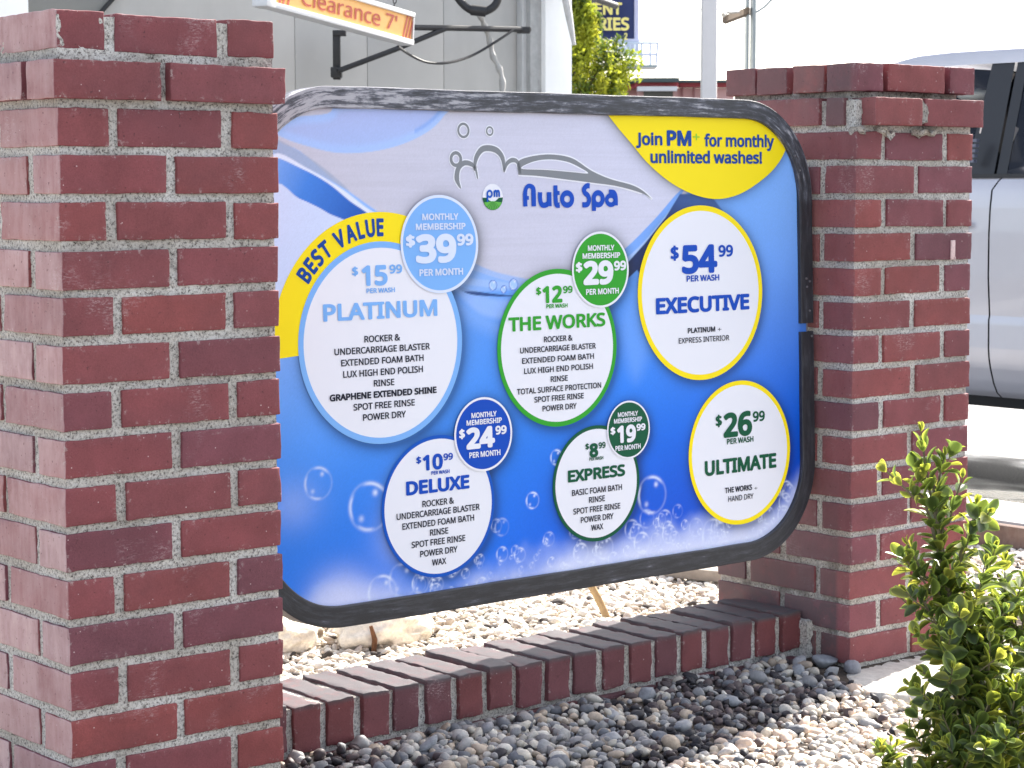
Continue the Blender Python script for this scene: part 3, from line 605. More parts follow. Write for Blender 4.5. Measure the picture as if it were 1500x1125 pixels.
badge('b29', V_GR, V_WHITE, [('MONTHLY', (2.6086, 2.6744, -0.0284, 0.0101), BOLD), ('MEMBERSHIP', (2.5955, 2.6888, -0.0426, 0.0101), BOLD), ('$', (2.5783, 2.5943, -0.0628, 0.0175), HEAVY), ('29', (2.5964, 2.6708, -0.0741, 0.0440), .05), ('99', (2.6725, 2.7035, -0.0623, 0.0177), HEAVY), ('PER MONTH', (2.6022, 2.6837, -0.1087, 0.0107), BOLD)], 'bright green badge priced 29.99')
wash('dl', V_RB, V_DB, [('ROCKER &', (2.2147, 2.2844, -0.4626, 0.0110), SEMI), ('UNDERCARRIAGE BLASTER', (2.1585, 2.3414, -0.4794, 0.0110), SEMI), ('EXTENDED FOAM BATH', (2.1703, 2.3285, -0.4974, 0.0110), SEMI), ('RINSE', (2.2295, 2.2700, -0.5142, 0.0110), SEMI), ('SPOT FREE RINSE', (2.1890, 2.3075, -0.5313, 0.0110), SEMI), ('POWER DRY', (2.2071, 2.2894, -0.5491, 0.0110), SEMI), ('WAX', (2.2323, 2.2638, -0.5670, 0.0110), SEMI)],
     [('$', (2.2038, 2.2145, -0.3856, 0.0118), BOLD), ('10', (2.2177, 2.2617, -0.3915, 0.0274), HEAVY), ('99', (2.2632, 2.2842, -0.3847, 0.0120), BOLD), ('PER WASH', (2.2357, 2.2762, -0.4105, 0.0064), BOLD), ('DELUXE', (2.1804, 2.3197, -0.4326, 0.0245), HEAVY)], 'white disc with royal blue ring priced 10.99')
badge('b24', V_DB, V_WHITE, [('MONTHLY', (2.3265, 2.3838, -0.3168, 0.0094), BOLD), ('MEMBERSHIP', (2.3154, 2.3955, -0.3291, 0.0094), BOLD), ('$', (2.2980, 2.3111, -0.3474, 0.0162), HEAVY), ('24', (2.3138, 2.3787, -0.3571, 0.0381), .05), ('99', (2.3802, 2.4060, -0.3468, 0.0156), HEAVY), ('PER MONTH', (2.3198, 2.3907, -0.3865, 0.0101), BOLD)], 'deep blue badge priced 24.99')
wash('ex', V_DG, V_DG, [('BASIC FOAM BATH', (2.5590, 2.6838, -0.4761, 0.0109), SEMI), ('RINSE', (2.6005, 2.6403, -0.4930, 0.0109), SEMI), ('SPOT FREE RINSE', (2.5614, 2.6786, -0.5108, 0.0109), SEMI), ('POWER DRY', (2.5794, 2.6609, -0.5283, 0.0109), SEMI), ('WAX', (2.6042, 2.6347, -0.5452, 0.0109), SEMI)],
     [('$', (2.5941, 2.6034, -0.3933, 0.0107), BOLD), ('8', (2.6038, 2.6258, -0.4016, 0.0260), .05), ('99', (2.6268, 2.6443, -0.3937, 0.0114), BOLD), ('PER WASH', (2.6033, 2.6380, -0.4172, 0.0061), BOLD), ('EXPRESS', (2.5499, 2.6924, -0.4449, 0.0222), HEAVY)], 'white disc with dark green ring priced 8.99')
badge('b19', V_DG, V_WHITE, [('MONTHLY', (2.6753, 2.7265, -0.3403, 0.0087), BOLD), ('MEMBERSHIP', (2.6655, 2.7368, -0.3517, 0.0087), BOLD), ('$', (2.6561, 2.6683, -0.3693, 0.0134), HEAVY), ('19', (2.6726, 2.7204, -0.3772, 0.0327), .05), ('99', (2.7221, 2.7452, -0.3671, 0.0129), HEAVY), ('PER MONTH', (2.6677, 2.7320, -0.4028, 0.0094), BOLD)], 'dark green badge priced 19.99')
wash('exe', V_YE, V_DB, [('PLATINUM', (2.8620, 2.9363, -0.1917, 0.0100), BOLD), ('+', (2.9429, 2.9532, -0.1929, 0.0086), 0), ('EXPRESS INTERIOR', (2.8376, 2.9744, -0.2102, 0.0103), .012)],
     [('$', (2.8200, 2.8416, -0.0424, 0.0259), BOLD), ('54', (2.8493, 2.9449, -0.0554, 0.0550), HEAVY), ('99', (2.9484, 2.9885, -0.0410, 0.0225), BOLD), ('PER WASH', (2.8612, 2.9497, -0.0920, 0.0118), BOLD), ('EXECUTIVE', (2.7792, 3.0320, -0.1419, 0.0309), HEAVY)], 'white disc with yellow ring priced 54.99')
wash('ul', V_YE, V_DG, [('THE WORKS', (2.9559, 3.0322, -0.5089, 0.0108), BOLD), ('+', (3.0381, 3.0477, -0.5121, 0.0081), 0), ('HAND DRY', (2.9650, 3.0357, -0.5266, 0.0108), .012)],
     [('$', (2.9336, 2.9508, -0.3710, 0.0220), BOLD), ('26', (2.9548, 3.0348, -0.3815, 0.0484), HEAVY), ('99', (3.0371, 3.0712, -0.3697, 0.0203), BOLD), ('PER WASH', (2.9636, 3.0381, -0.4134, 0.0110), BOLD), ('ULTIMATE', (2.9019, 3.1025, -0.4613, 0.0296), HEAVY)], 'white disc with yellow ring priced 26.99')
# the yellow best value band
cx, ct, r = DISCS['pl']; b = MB(); RO = .222
a0 = math.pi-.02; V = []; nn = 48; a1 = math.radians(52)
lim = SL+.022
for i in range(nn+1):
    a = math.pi+.075+(a1-math.pi-.075)*i/nn; V += [(max(cx+(r-.004)*math.cos(a), lim)-S0, -.0004, ct+(r-.004)*math.sin(a)-T0), (max(cx+RO*math.cos(a), lim)-S0, -.0004, ct+RO*math.sin(a)-T0)]
b.add(V, [[2*i, 2*i+1, 2*i+3, 2*i+2] for i in range(nn)])
bv = b.build('best_value_band', V_YE, SIGN, world=False); t = MB()
word = 'BEST VALUE'; rm_ = r+.0105; hgt = .0265; A0, A1 = math.radians(145.5), math.radians(87.0)
adv = []; 
for ch in word:
    if ch == ' ': adv.append(.30); continue
    v = text_mesh(ch, HEAVY)[0]; adv.append(v[:, 0].max()-v[:, 0].min()+.10)
tot = sum(adv); acc = 0
for ch, w_ in zip(word, adv):
    if ch != ' ':
        V, F = text_mesh(ch, HEAVY); x0 = V[:, 0].min(); sc = hgt/CAP; P = []
        for v in V:
            u = acc+.05+(v[0]-x0); a = A0+(A1-A0)*u/tot; q = rm_+v[1]*sc; P.append((cx+q*math.cos(a)-S0, -.0009-v[2]*5e-6, ct+q*math.sin(a)-T0))
        t.add(P, F)
    acc += w_
t.build('lettering', V_TX, bv, world=False)
# the yellow invitation at the top right corner
b = MB(); poly = [tuple(q) for q in spline([(2.6630, 0.2212), (2.6663, 0.2162), (2.6947, 0.1891), (2.7251, 0.1629), (2.7540, 0.1365), (2.7852, 0.1136), (2.8203, 0.0931), (2.8560, 0.0775), (2.8958, 0.0656), (2.9400, 0.0594), (2.9793, 0.0618), (3.0193, 0.0716), (3.0619, 0.0901), (3.1011, 0.1129), (3.1271, 0.1359), (3.1453, 0.1603), (3.1554, 0.1753)], False, 5)]
for i in range(30):
    a = math.radians(20+70*i/29); x, z = SR-RAD+(RAD-.024)*math.cos(a), ST-RAD+(RAD-.024)*math.sin(a)
    if z > poly[-1][1]+.002: poly.append((x, z))
poly.append((poly[0][0], ST-.024))
b.add([(x-S0, -.0008, z-T0) for x, z in poly], [list(range(len(poly)))])
jo = b.build('invitation_patch', V_YE, SIGN, world=False); t = MB()
put_text(t, 'Join', (2.7357, 2.8036, 0.1728, 0.0236), 0, BOLD); put_text(t, 'PM', (2.8151, 2.8800, 0.1751, 0.0297), 0, HEAVY); put_text(t, '+', (2.8846, 2.9029, 0.1782, 0.0182), 1, .004)
put_text(t, 'for monthly', (2.9147, 3.1082, 0.1717, 0.0238), 0, BOLD); put_text(t, 'unlimited washes!', (2.7717, 3.0735, 0.1393, 0.0235), 0, BOLD)
t.build('lettering', [V_TX, V_LG], jo, world=False)
# --- the logo: foam and car outline, round emblem, two words
def stroke(b, pts, wd_, d, m, sub=8, closed=False):
    P = spline(pts, closed, sub); n_ = len(P); ws = np.interp(np.linspace(0, 1, n_), np.linspace(0, 1, len(wd_)), wd_) if isinstance(wd_, (list, tuple)) else np.full(n_, wd_); V = []
    for i in range(n_):
        a = P[(i+1) % n_ if closed else min(i+1, n_-1)]-P[i-1 if closed else max(i-1, 0)]; a = a/max(np.hypot(*a), 1e-9); nx, nz = -a[1], a[0]
        V += [(P[i][0]+nx*ws[i]/2-S0, d, P[i][1]+nz*ws[i]/2-T0), (P[i][0]-nx*ws[i]/2-S0, d, P[i][1]-nz*ws[i]/2-T0)]
    k = n_ if closed else n_-1
    b.add(V, [[2*i, 2*i+1, (2*i+3) % (2*n_), (2*i+2) % (2*n_)] for i in range(k)], m)
def fill(b, pts, d, m, sub=8): P = spline(pts, True, sub) if sub else np.array(pts); b.add([(x-S0, d, z-T0) for x, z in P], [list(range(len(P)))], m)
b = MB()
arcs = [([(2.3163, 0.0819), (2.3085, 0.0985), (2.3121, 0.1163), (2.3245, 0.1258), (2.3397, 0.1247), (2.3502, 0.1164), (2.3550, 0.0985)], [.002, .0105, .0095, .009, .008, .005, .002]),
        ([(2.3478, 0.1128), (2.3523, 0.1343), (2.3650, 0.1493), (2.3821, 0.1524), (2.4006, 0.1478), (2.4127, 0.1346), (2.4152, 0.1129)], [.003, .009, .0105, .0105, .0105, .009, .003]),
        ([(2.4152, 0.1105), (2.4219, 0.1250), (2.4347, 0.1317), (2.4472, 0.1275), (2.4522, 0.1082)], [.003, .007, .008, .007, .004])]
for pts, w_ in arcs:
    stroke(b, pts, [x+.005 for x in w_], -.0004, 1); stroke(b, pts, w_, -.0007, 0)
for c, r0, w_ in (((2.3073, 0.1328), .0138, .006), ((2.3255, 0.1827), .0135, .0042), ((2.3845, 0.1823), .0085, .003)):
    ring(b, c[0], c[1], r0-w_-.002, r0+.002, -.0005, 1, 40); ring(b, c[0], c[1], r0-w_, r0, -.0008, 0, 40)
upper = [(2.4454, 0.1215), (2.4537, 0.1324), (2.4890, 0.1399), (2.5312, 0.1420), (2.5770, 0.1355), (2.6231, 0.1133), (2.6684, 0.0983), (2.7232, 0.0869), (2.7526, 0.0753), (2.7751, 0.0599)]
lowb = [(2.7490, 0.0715), (2.6886, 0.0844), (2.6292, 0.0909), (2.5627, 0.0972), (2.4977, 0.1033), (2.4482, 0.1057)]
P = np.concatenate([spline(upper, False, 8), spline([upper[-1]]+lowb, False, 6)[1:]])
b.add([(x-S0, -.0007, z-T0) for x, z in P], [list(range(len(P)))], 0); stroke(b, upper, .0055, -.0005, 1); stroke(b, lowb, .0055, -.00045, 1)
fill(b, [(2.4548, 0.1167), (2.4823, 0.1289), (2.5212, 0.1334), (2.5636, 0.1293), (2.5964, 0.1182), (2.6145, 0.1083), (2.5796, 0.1102), (2.5142, 0.1143)], -.0010, 1, 6)
fill(b, [(2.4588, 0.1175), (2.4823, 0.1271), (2.5211, 0.1315), (2.5619, 0.1274), (2.5931, 0.1170), (2.6079, 0.1102), (2.5797, 0.1120), (2.5142, 0.1162)], -.0013, 2, 6)
V_SIL = vinyl('silver print', lin(202, 202, 220))
b.build('car_outline_logo', [V_GY, V_WHITE, V_SIL], SIGN, world=False)
b = MB(); ec = (2.3878, 0.0666); er = .0232
disc(b, ec[0], ec[1], er, -.0007, 0, 48)
hills = [(ec[0]+er*math.cos(a), ec[1]+er*math.sin(a)) for a in np.linspace(math.radians(183), math.radians(357), 26)]
top_h = [(ec[0]+er*.98, ec[1]-.001), (ec[0]+er*.6, ec[1]-.0015), (ec[0]+er*.3, ec[1]-.0065), (ec[0], ec[1]-.0085), (ec[0]-er*.3, ec[1]-.0065), (ec[0]-er*.6, ec[1]-.0015), (ec[0]-er*.98, ec[1]-.001)]
fill(b, hills+top_h, -.0009, 1, 0)
low_ = [(ec[0]+er*.97*math.cos(a), ec[1]+er*.97*math.sin(a)) for a in np.linspace(math.radians(205), math.radians(335), 20)]
fill(b, low_+[(ec[0]+.008, ec[1]-.0085), (ec[0], ec[1]-.0072), (ec[0]-.008, ec[1]-.0085)], -.0011, 2, 0)
for k in range(-3, 4): b.add([(ec[0]+k*.0012-.0002-S0, -.0013, ec[1]-.0085-T0), (ec[0]+k*.0012+.0002-S0, -.0013, ec[1]-.0085-T0), (ec[0]+k*.0045+.0006-S0, -.0013, ec[1]-.0085-.0135*(1-.035*k*k)-T0), (ec[0]+k*.0045-.0006-S0, -.0013, ec[1]-.0085-.0135*(1-.035*k*k)-T0)], [[0, 1, 2, 3]], 1)
s_, t_ = ec; w_ = .0036
stroke(b, [(s_-.0125, t_-.0085), (s_-.0125, t_+.004)], w_, -.0015, 3, 4); stroke(b, [(s_-.0125+.0052+.0052*math.cos(a), t_+.0055+.0055*math.sin(a)) for a in np.linspace(0, 2*math.pi, 13)[:-1]], w_, -.0016, 3, 3, True)
stroke(b, [(s_+.0035, t_+.0000), (s_+.0035, t_+.0112)], w_, -.0015, 3, 4)
stroke(b, [(s_+.0035, t_+.0075), (s_+.0055, t_+.0108), (s_+.0085, t_+.0090), (s_+.0090, t_+.0000)], w_, -.0017, 3, 5); stroke(b, [(s_+.0090, t_+.0075), (s_+.0110, t_+.0108), (s_+.0140, t_+.0090), (s_+.0145, t_+.0000)], w_, -.0018, 3, 5)
b.build('emblem', [V_WHITE, V_DG, vinyl('leaf green ink', lin(96, 178, 72)), V_RB], SIGN, world=False)
# rounded display lettering, drawn as strokes: Auto Spa
b = MB(); d_ = -.0010
def G(x0, x1):                                   # glyph box: local (u 0..1, v 0 baseline..1 cap) to the sign
    a = (2.4593, 0.0492); e = (2.6859, 0.0472); top = (2.4972, 0.0874)[1]-a[1]; f_ = lambda x: a[0]+(e[0]-a[0])*x
    return lambda u, v: (f_(x0)+(f_(x1)-f_(x0))*u, a[1]+top*v)
WS = .0098
q = G(0, .125); stroke(b, [q(.12, 0), q(.12, .6), q(.25, .88), q(.5, .96), q(.78, .86), q(.82, .6), q(.82, 0)], [WS, WS, WS*.8, WS*.8, WS, WS*1.1, WS*1.1], d_, 0, 6); stroke(b, [q(.15, .40), q(.42, .40)], WS*.7, d_-.0002, 0, 4)
q = G(.155, .285); stroke(b, [q(.12, .66), q(.12, .3), q(.25, .08), q(.55, .06), q(.8, .2), q(.82, .66)], WS, d_, 0, 6); stroke(b, [q(.86, .66), q(.86, 0)], WS, d_-.0003, 0, 4)
q = G(.315, .375); stroke(b, [q(.3, .98), q(.3, .3), q(.45, .06), q(1.0, .05)], WS, d_, 0, 6); stroke(b, [q(.0, .62), q(1.0, .62)], WS*.75, d_-.0003, 0, 3)
q = G(.385, .525); stroke(b, [q(.5+.38*math.cos(a), .33+.29*math.sin(a)) for a in np.linspace(0, 2*math.pi, 17)[:-1]], WS, d_, 0, 4, True)
q = G(.615, .705); stroke(b, [q(.95, .95), q(.6, .95), q(.25, .80), q(.35, .62), q(.68, .50), q(.85, .30), q(.62, .07), q(.02, .05)], WS, d_, 0, 6)
q = G(.725, .855); stroke(b, [q(.12, -.25), q(.12, .35)], WS, d_-.0003, 0, 4); stroke(b, [q(.5+.38*math.cos(a), .33+.29*math.sin(a)) for a in np.linspace(0, 2*math.pi, 17)[:-1]], WS, d_, 0, 4, True)
q = G(.87, 1.0); stroke(b, [q(.86, .0), q(.86, .4), q(.7, .62), q(.3, .64)], WS, d_-.0003, 0, 6); stroke(b, [q(.46+.36*math.cos(a), .26+.22*math.sin(a)) for a in np.linspace(0, 2*math.pi, 17)[:-1]], WS*.9, d_, 0, 4, True)
b.build('shop_name', V_DB, SIGN, world=False)
# two short feet that carry the sign on the low wall's back
# ------------------------------------------------------------ stones
def ico(sub):
    bm = bmesh.new(); bmesh.ops.create_icosphere(bm, subdivisions=sub, radius=1); V = np.array([v.co[:] for v in bm.verts]); bm.verts.index_update(); F = np.array([[v.index for v in f.verts] for f in bm.faces]); bm.free(); return V, F
def stones(name, pos, size, cols, angular, m, sub=2, squash=(.55, .9)):
    V0, F0 = ico(sub); n_ = len(pos); k = len(V0)
    sc = size[:, None]*np.stack([RNG.uniform(.9, 1.35, n_), RNG.uniform(.75, 1.05, n_), RNG.uniform(*squash, n_)], -1)
    P = np.tile(V0, (n_, 1)); rid = np.repeat(np.arange(n_), k); off = np.stack([rid*7.31, rid*3.17, rid*1.93], -1)
    d1 = vnoise(P*1.1+off, 21); d2 = vnoise(P*2.6+off, 22); ang = np.repeat(angular, k)
    rad = 1+d1*(.16+.20*ang)+d2*(.03+.20*ang)
    P = P*rad[:, None]
    # flatten a few random facets on the angular ones
    for q in range(4):
        nv = RNG.normal(0, 1, (n_, 3)); nv /= np.linalg.norm(nv, axis=1, keepdims=True); nvr = np.repeat(nv, k, 0); dd = (P*nvr).sum(1); lim = np.repeat(RNG.uniform(.55, .8, n_), k)
        ex = np.clip(dd-lim, 0, None)*np.clip(ang*1.2, 0, 1); P -= nvr*ex[:, None]
    P = P*np.repeat(sc, k, 0)
    a = RNG.uniform(0, 2*np.pi, n_); t1 = RNG.normal(0, .35, n_); t2 = RNG.normal(0, .35, n_)
    ca, sa = np.repeat(np.cos(a), k), np.repeat(np.sin(a), k); c1, s1 = np.repeat(np.cos(t1), k), np.repeat(np.sin(t1), k); c2, s2 = np.repeat(np.cos(t2), k), np.repeat(np.sin(t2), k)
    x, y, z = P.T; y, z = y*c1-z*s1, y*s1+z*c1; x, z = x*c2-z*s2, x*s2+z*c2; x, y = x*ca-y*sa, x*sa+y*ca
    P = np.stack([x, y, z], -1)+np.repeat(pos, k, 0)
    F = (F0[None]+(np.arange(n_)*k)[:, None, None]).reshape(-1, 3)
    return np_mesh(name, P, F, m, None, True, np.repeat(cols, k, 0))
M_STONE = vcol_mat('river stone', .6, .25, 130, .35, .22); M_CHIP = vcol_mat('crushed stone', .85, .5, 120, .2, .2)
def scatter(x0, x1, y0, y1, pitch, keep):
    gx, gy = np.meshgrid(np.arange(x0, x1, pitch), np.arange(y0, y1, pitch)); p = np.stack([gx.ravel(), gy.ravel()], -1)+RNG.uniform(-.55, .55, (gx.size, 2))*pitch
    return p[keep(p)]
# front strip: grey and cream pebbles among dark lava rock, sun zone painted paler
def in_view(p, lo=-90, hi=1590):
    v = np.stack([p[:, 0], p[:, 1], np.full(len(p), -.965)], -1); d = v@np.array(FW); x = 750+3121.54*(v@np.array(RT))/d; y = 562.5-3121.54*(v@np.array(UP))/d
    return (d > 0) & (x > lo) & (x < hi) & (y < 1330)
def keep_front(p):
    x, y = p[:, 0], p[:, 1]
    pil = (x > 3.235) & (x < 3.63) & (y > 2.775); slab_ = (x > 3.16) & (y > 2.61-(x-3.15)*.42) & (x < 3.95) & (y > 2.46)
    return in_view(p) & (y < 2.905) & ~pil & ~slab_ & ~((x > 1.43) & (x < 1.85) & (y > 2.70))
layers = []
for lay, (pitch, dz) in enumerate(((.017, -.004), (.021, .004), (.027, .009))):
    p = scatter(1.1, 4.9, 1.75, 2.91, pitch, keep_front)
    z = bed_z(p[:, 0], p[:, 1])+dz+fbm(np.stack([p[:, 0]*6, p[:, 1]*6, p[:, 0]*0], -1), 33, 2)*.008
    layers.append(np.stack([p[:, 0], p[:, 1], z], -1))
pos = np.concatenate(layers); n_ = len(pos)
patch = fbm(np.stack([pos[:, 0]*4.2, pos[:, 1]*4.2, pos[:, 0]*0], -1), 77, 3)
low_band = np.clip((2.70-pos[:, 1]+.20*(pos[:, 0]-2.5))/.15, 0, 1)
sunny = (pos[:, 1] < 2.797-(3.604-pos[:, 0])*.205)  # sun side of the pillar's cast shadow line
darkp = np.clip(1.0*(.40+.45*patch+.40*low_band), .12, .80); darkp = np.where(sunny, np.clip(.10+.12*patch, .03, .3), darkp)  # shade put into the mix: more dark lava outside the sun zone
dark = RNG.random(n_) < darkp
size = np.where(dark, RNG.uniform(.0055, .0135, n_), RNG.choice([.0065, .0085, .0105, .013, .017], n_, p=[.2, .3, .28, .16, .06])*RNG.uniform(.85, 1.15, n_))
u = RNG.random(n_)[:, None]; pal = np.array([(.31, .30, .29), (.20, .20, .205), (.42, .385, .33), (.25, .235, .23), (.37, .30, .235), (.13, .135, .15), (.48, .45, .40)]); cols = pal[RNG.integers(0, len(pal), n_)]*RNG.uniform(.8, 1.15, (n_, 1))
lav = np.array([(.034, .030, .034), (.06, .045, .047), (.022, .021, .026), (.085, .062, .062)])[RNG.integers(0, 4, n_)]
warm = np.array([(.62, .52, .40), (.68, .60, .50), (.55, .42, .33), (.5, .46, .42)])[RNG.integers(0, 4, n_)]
cols = np.where((sunny & (RNG.random(n_) < .75))[:, None], warm, cols); cols = np.where(dark[:, None], lav, cols)  # sunlight put into the colour: paler, warmer stones in the sun zone
big = [(3.215, 2.835, .022), (3.17, 2.86, .018), (3.235, 2.775, .020), (3.12, 2.82, .017), (3.19, 2.79, .014), (2.98, 2.88, .016), (2.74, 2.86, .018), (2.60, 2.80, .019), (2.35, 2.86, .018), (2.86, 2.75, .016), (2.5, 2.7, .017), (3.05, 2.70, .018), (2.2, 2.84, .019), (2.68, 2.70, .015)]
bp = np.array([(x, y, bed_z(np.array(x), np.array(y)).item()+r_*.5) for x, y, r_ in big]); nb = len(big)
pos = np.concatenate([pos, bp]); n_ += nb; size = np.concatenate([size, [q[2] for q in big]]); cols = np.concatenate([cols, np.array([(.22, .23, .25), (.28, .28, .29), (.20, .20, .22)])[np.arange(nb) % 3]]); dark = np.concatenate([dark, np.ones(nb, dtype=bool)])
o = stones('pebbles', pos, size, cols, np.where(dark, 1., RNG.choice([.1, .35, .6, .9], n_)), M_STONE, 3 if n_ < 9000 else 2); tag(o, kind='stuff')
NP1 = n_
# sunlit crushed stone behind the wall and beyond the pillar
def keep_back(p):
    x, y = p[:, 0], p[:, 1]
    return in_view(p, -420, 1800) & (((y > 3.115) & (x < 3.25)) | ((y > 3.19) & (x < 3.64)) | (x > 3.64)) & (x < 4.76) & ~((x > 1.43) & (x < 1.85) & (y < 3.11))
lay = []
for pitch, dz in ((.0175, 0.), (.026, .007)):
    p = scatter(1.5, 4.76, 2.3, 6.2, pitch, keep_back); lay.append(np.stack([p[:, 0], p[:, 1], -.008+dz+fbm(np.stack([p[:, 0]*5, p[:, 1]*5, p[:, 0]*0], -1), 35, 2)*.007], -1))
pos = np.concatenate(lay); n_ = len(pos)
pal = np.array([(.76, .71, .62), (.70, .63, .54), (.80, .77, .70), (.62, .56, .49), (.72, .64, .55), (.46, .39, .33)]); cols = pal[RNG.integers(0, 6, n_)]*RNG.uniform(.85, 1.1, (n_, 1))
dk = RNG.random(n_) < .06; cols[dk] = (.07, .06, .055)
o = stones('gravel', pos, RNG.choice([.008, .0105, .0135], n_, p=[.4, .4, .2])*RNG.uniform(.85, 1.15, n_), cols, RNG.uniform(.4, 1., n_), M_CHIP, 2, (.35, .6)); tag(o, kind='stuff')
print('stones', NP1, n_)
def rock(name, c, r, label, seed, col, squash=.6):
    V, F = ico(5); q = V*np.array(r)
    d = fbm(V*1.3+seed, 71, 4)*.28+np.abs(fbm(V*3.1+seed, 75, 3))*-.14
    q = q*(1+d)[:, None]; q[:, 2] = np.where(q[:, 2] < -r[2]*.55, -r[2]*.55, q[:, 2])
    cc = np.array(col)*(1+.25*fbm(V*2.5+seed, 79, 3))[:, None]; br = np.clip(fbm(V*1.6+seed*2, 83, 3)-.1, 0, 1)[:, None]*.8; cc = cc*(1-br)+np.array((.22, .13, .07))*br
    o = np_mesh(name, q+np.array(c), F, M_CHIP, None, True, np.clip(cc, .02, 1)); return tag(o, label, 'rock', 'rough rocks lying behind the menu sign')
rock('rock', (2.742, 3.66, .028), (.125, .075, .062), 'rough lit rock with a brown stained right end, behind the low wall under the sign', 3.3, (.80, .74, .64))
rock('rock', (2.50, 3.74, .028), (.085, .075, .060), 'rough pale rock half hidden beside the near pillar', 8.9, (.82, .76, .66))
b = MB(); p0 = (2.6447, 3.5953, 0.0000); b.tube([(p0[0], p0[1], -.01), (p0[0]+.004, p0[1], .02), (p0[0]-.004, p0[1]+.003, .05)], [.006, .006, .004], 8)
tag(b.build('rusty_spike', speck('rust', (.16, .07, .03), .9, .3, 120, .6)), 'short rusty spike standing in gravel by the rock', 'spike')
b = MB(); q0 = (3.2280, 3.5000, 0.0101); q1 = (3.2028, 3.5000, 0.0539); q2 = (3.1758, 3.5000, 0.0930); q3 = (3.1387, 3.5000, 0.1561)
b.tube([(q0[0]+.002, q0[1], -.02), q0, q1, q2, q3], [.0085, .0085, .0088, .0085, .0085], 12)
tag(b.build('wooden_stake', speck('weathered bamboo', (.36, .25, .13), .7, .2, 40, .4)), 'leaning tan wooden stake stuck in gravel under the sign', 'stake')
b = MB(); e0, e1 = Vector((3.62, 4.09, .014)), Vector((3.80, 3.60, .014)); dv = (e1-e0).normalized(); M_ = Matrix.Translation(e0) @ dv.to_track_quat('X', 'Z').to_matrix().to_4x4()
b.box(0, (e1-e0).length, -.03, .03, -.012, .016, 0, M_, bev=.003)
tag(b.build('edging_board', speck('weathered board', (.30, .26, .22), .9, .2, 30, .5)), 'flat grey edging board lying on lit gravel beside the right pillar', 'board')
# pitted concrete block in front of the right pillar
def slab():
    poly = np.array([(3.300, 2.86), (3.236, 2.80), (3.165, 2.712), (3.143, 2.665), (3.146, 2.612), (3.165, 2.588), (3.20, 2.567), (3.26, 2.538), (3.375, 2.497), (3.55, 2.45), (3.80, 2.47), (3.95, 2.60), (3.95, 2.86)])
    xs_ = np.arange(3.09, 3.96, .0032); ys_ = np.arange(2.40, 2.85, .0032); Xg, Yg = np.meshgrid(xs_, ys_); x, y = Xg.ravel(), Yg.ravel(); d = np.full(x.size, 1e9); ins = np.zeros(x.size, dtype=bool)
    for k in range(len(poly)):
        a, c = poly[k], poly[(k+1) % len(poly)]; e = c-a; wx, wy = x-a[0], y-a[1]; h = np.clip((wx*e[0]+wy*e[1])/(e@e), 0, 1); d = np.minimum(d, np.hypot(wx-e[0]*h, wy-e[1]*h))
        c1, c2 = a[1] <= y, c[1] > y; cr = e[0]*wy-e[1]*wx; ins ^= (c1 & c2 & (cr > 0)) | (~c1 & ~c2 & (cr < 0))
    P = np.stack([x, y, x*0], -1); d = np.where(ins, d, -d)+.004*fbm(P*14, 51, 3)
    u = np.clip((d+.016)/.022, 0, 1); Z = -.075+.078*np.sqrt(np.clip(1-(1-u)**2.4, 0, 1)); nz = fbm(P*60, 52, 4); Z = Z+nz*.0011*u
    face = (u > .02) & (u < .97); pit = np.clip(vnoise(np.stack([x*150, y*150, Z*150], -1), 53)-.35, 0, 1); off = np.where(face, pit*.008, 0)
    i = np.arange(Xg.size).reshape(Xg.shape); F = np.stack([i[:-1, :-1], i[:-1, 1:], i[1:, 1:], i[1:, :-1]], -1).reshape(-1, 4)
    F = F[(d > -.03)[F].any(1)]
    return np_mesh('concrete_footing', np.stack([x+off*.6, y+off, Z-off*.4], -1), F, speck('pitted concrete', (.46, .43, .39), .92, .18, 60, .7, dirt=(.16, .12, .10), dirt_amt=.6), None, True)
tag(slab(), 'pitted pale concrete footing sticking out in front of the right pillar', 'footing')
# dry straw and a cement smear beside the footing
b = MB(); rs = random.Random(5)
for k in range(46):
    x, y = rs.gauss(3.20, .10), rs.gauss(2.52, .06); a = rs.uniform(0, 6.28); l = rs.uniform(.03, .07); z = bed_z(np.array(x), np.array(y)).item()+rs.uniform(.008, .02)
    b.tube([(x, y, z), (x+math.cos(a)*l*.5, y+math.sin(a)*l*.5, z+rs.uniform(0, .012)), (x+math.cos(a)*l, y+math.sin(a)*l, z+rs.uniform(-.004, .012))], .0007, 4)
tag(b.build('straw', speck('dry straw', (.45, .36, .20), .8, .2, 50, .1)), kind='stuff')

# ------------------------------------------------------------ shrub
def leaf_mat():
    m = bpy.data.materials.new('glossy leaf'); m.use_nodes = True; n = N(m); b_ = n.b; at = n.attr('Col')
    b_.inputs['Roughness'].default_value = .34; b_.inputs['Specular IOR Level'].default_value = .5; n.base(at.outputs['Color'])
    tr = n.n('ShaderNodeBsdfTranslucent'); hs = n.n('ShaderNodeHueSaturation'); hs.inputs['Hue'].default_value = .475; hs.inputs['Saturation'].default_value = 1.1; hs.inputs['Value'].default_value = 1.9; n.l(at.outputs['Color'], hs.inputs['Color']); n.l(hs.outputs[0], tr.inputs[0])
    mx = n.n('ShaderNodeMixShader'); mx.inputs[0].default_value = .36; n.l(b_.outputs[0], mx.inputs[1]); n.l(tr.outputs[0], mx.inputs[2]); n.l(mx.outputs[0], n.t.nodes['Material Output'].inputs[0]); return m
M_LEAF = leaf_mat(); M_TWIG = speck('twig bark', (.16, .13, .07), .8, .25, 80, .4)
LU = [(-1, .0), (-.6, .62), (0, .95), (.5, .80), (.86, .45), (1.0, .0)]
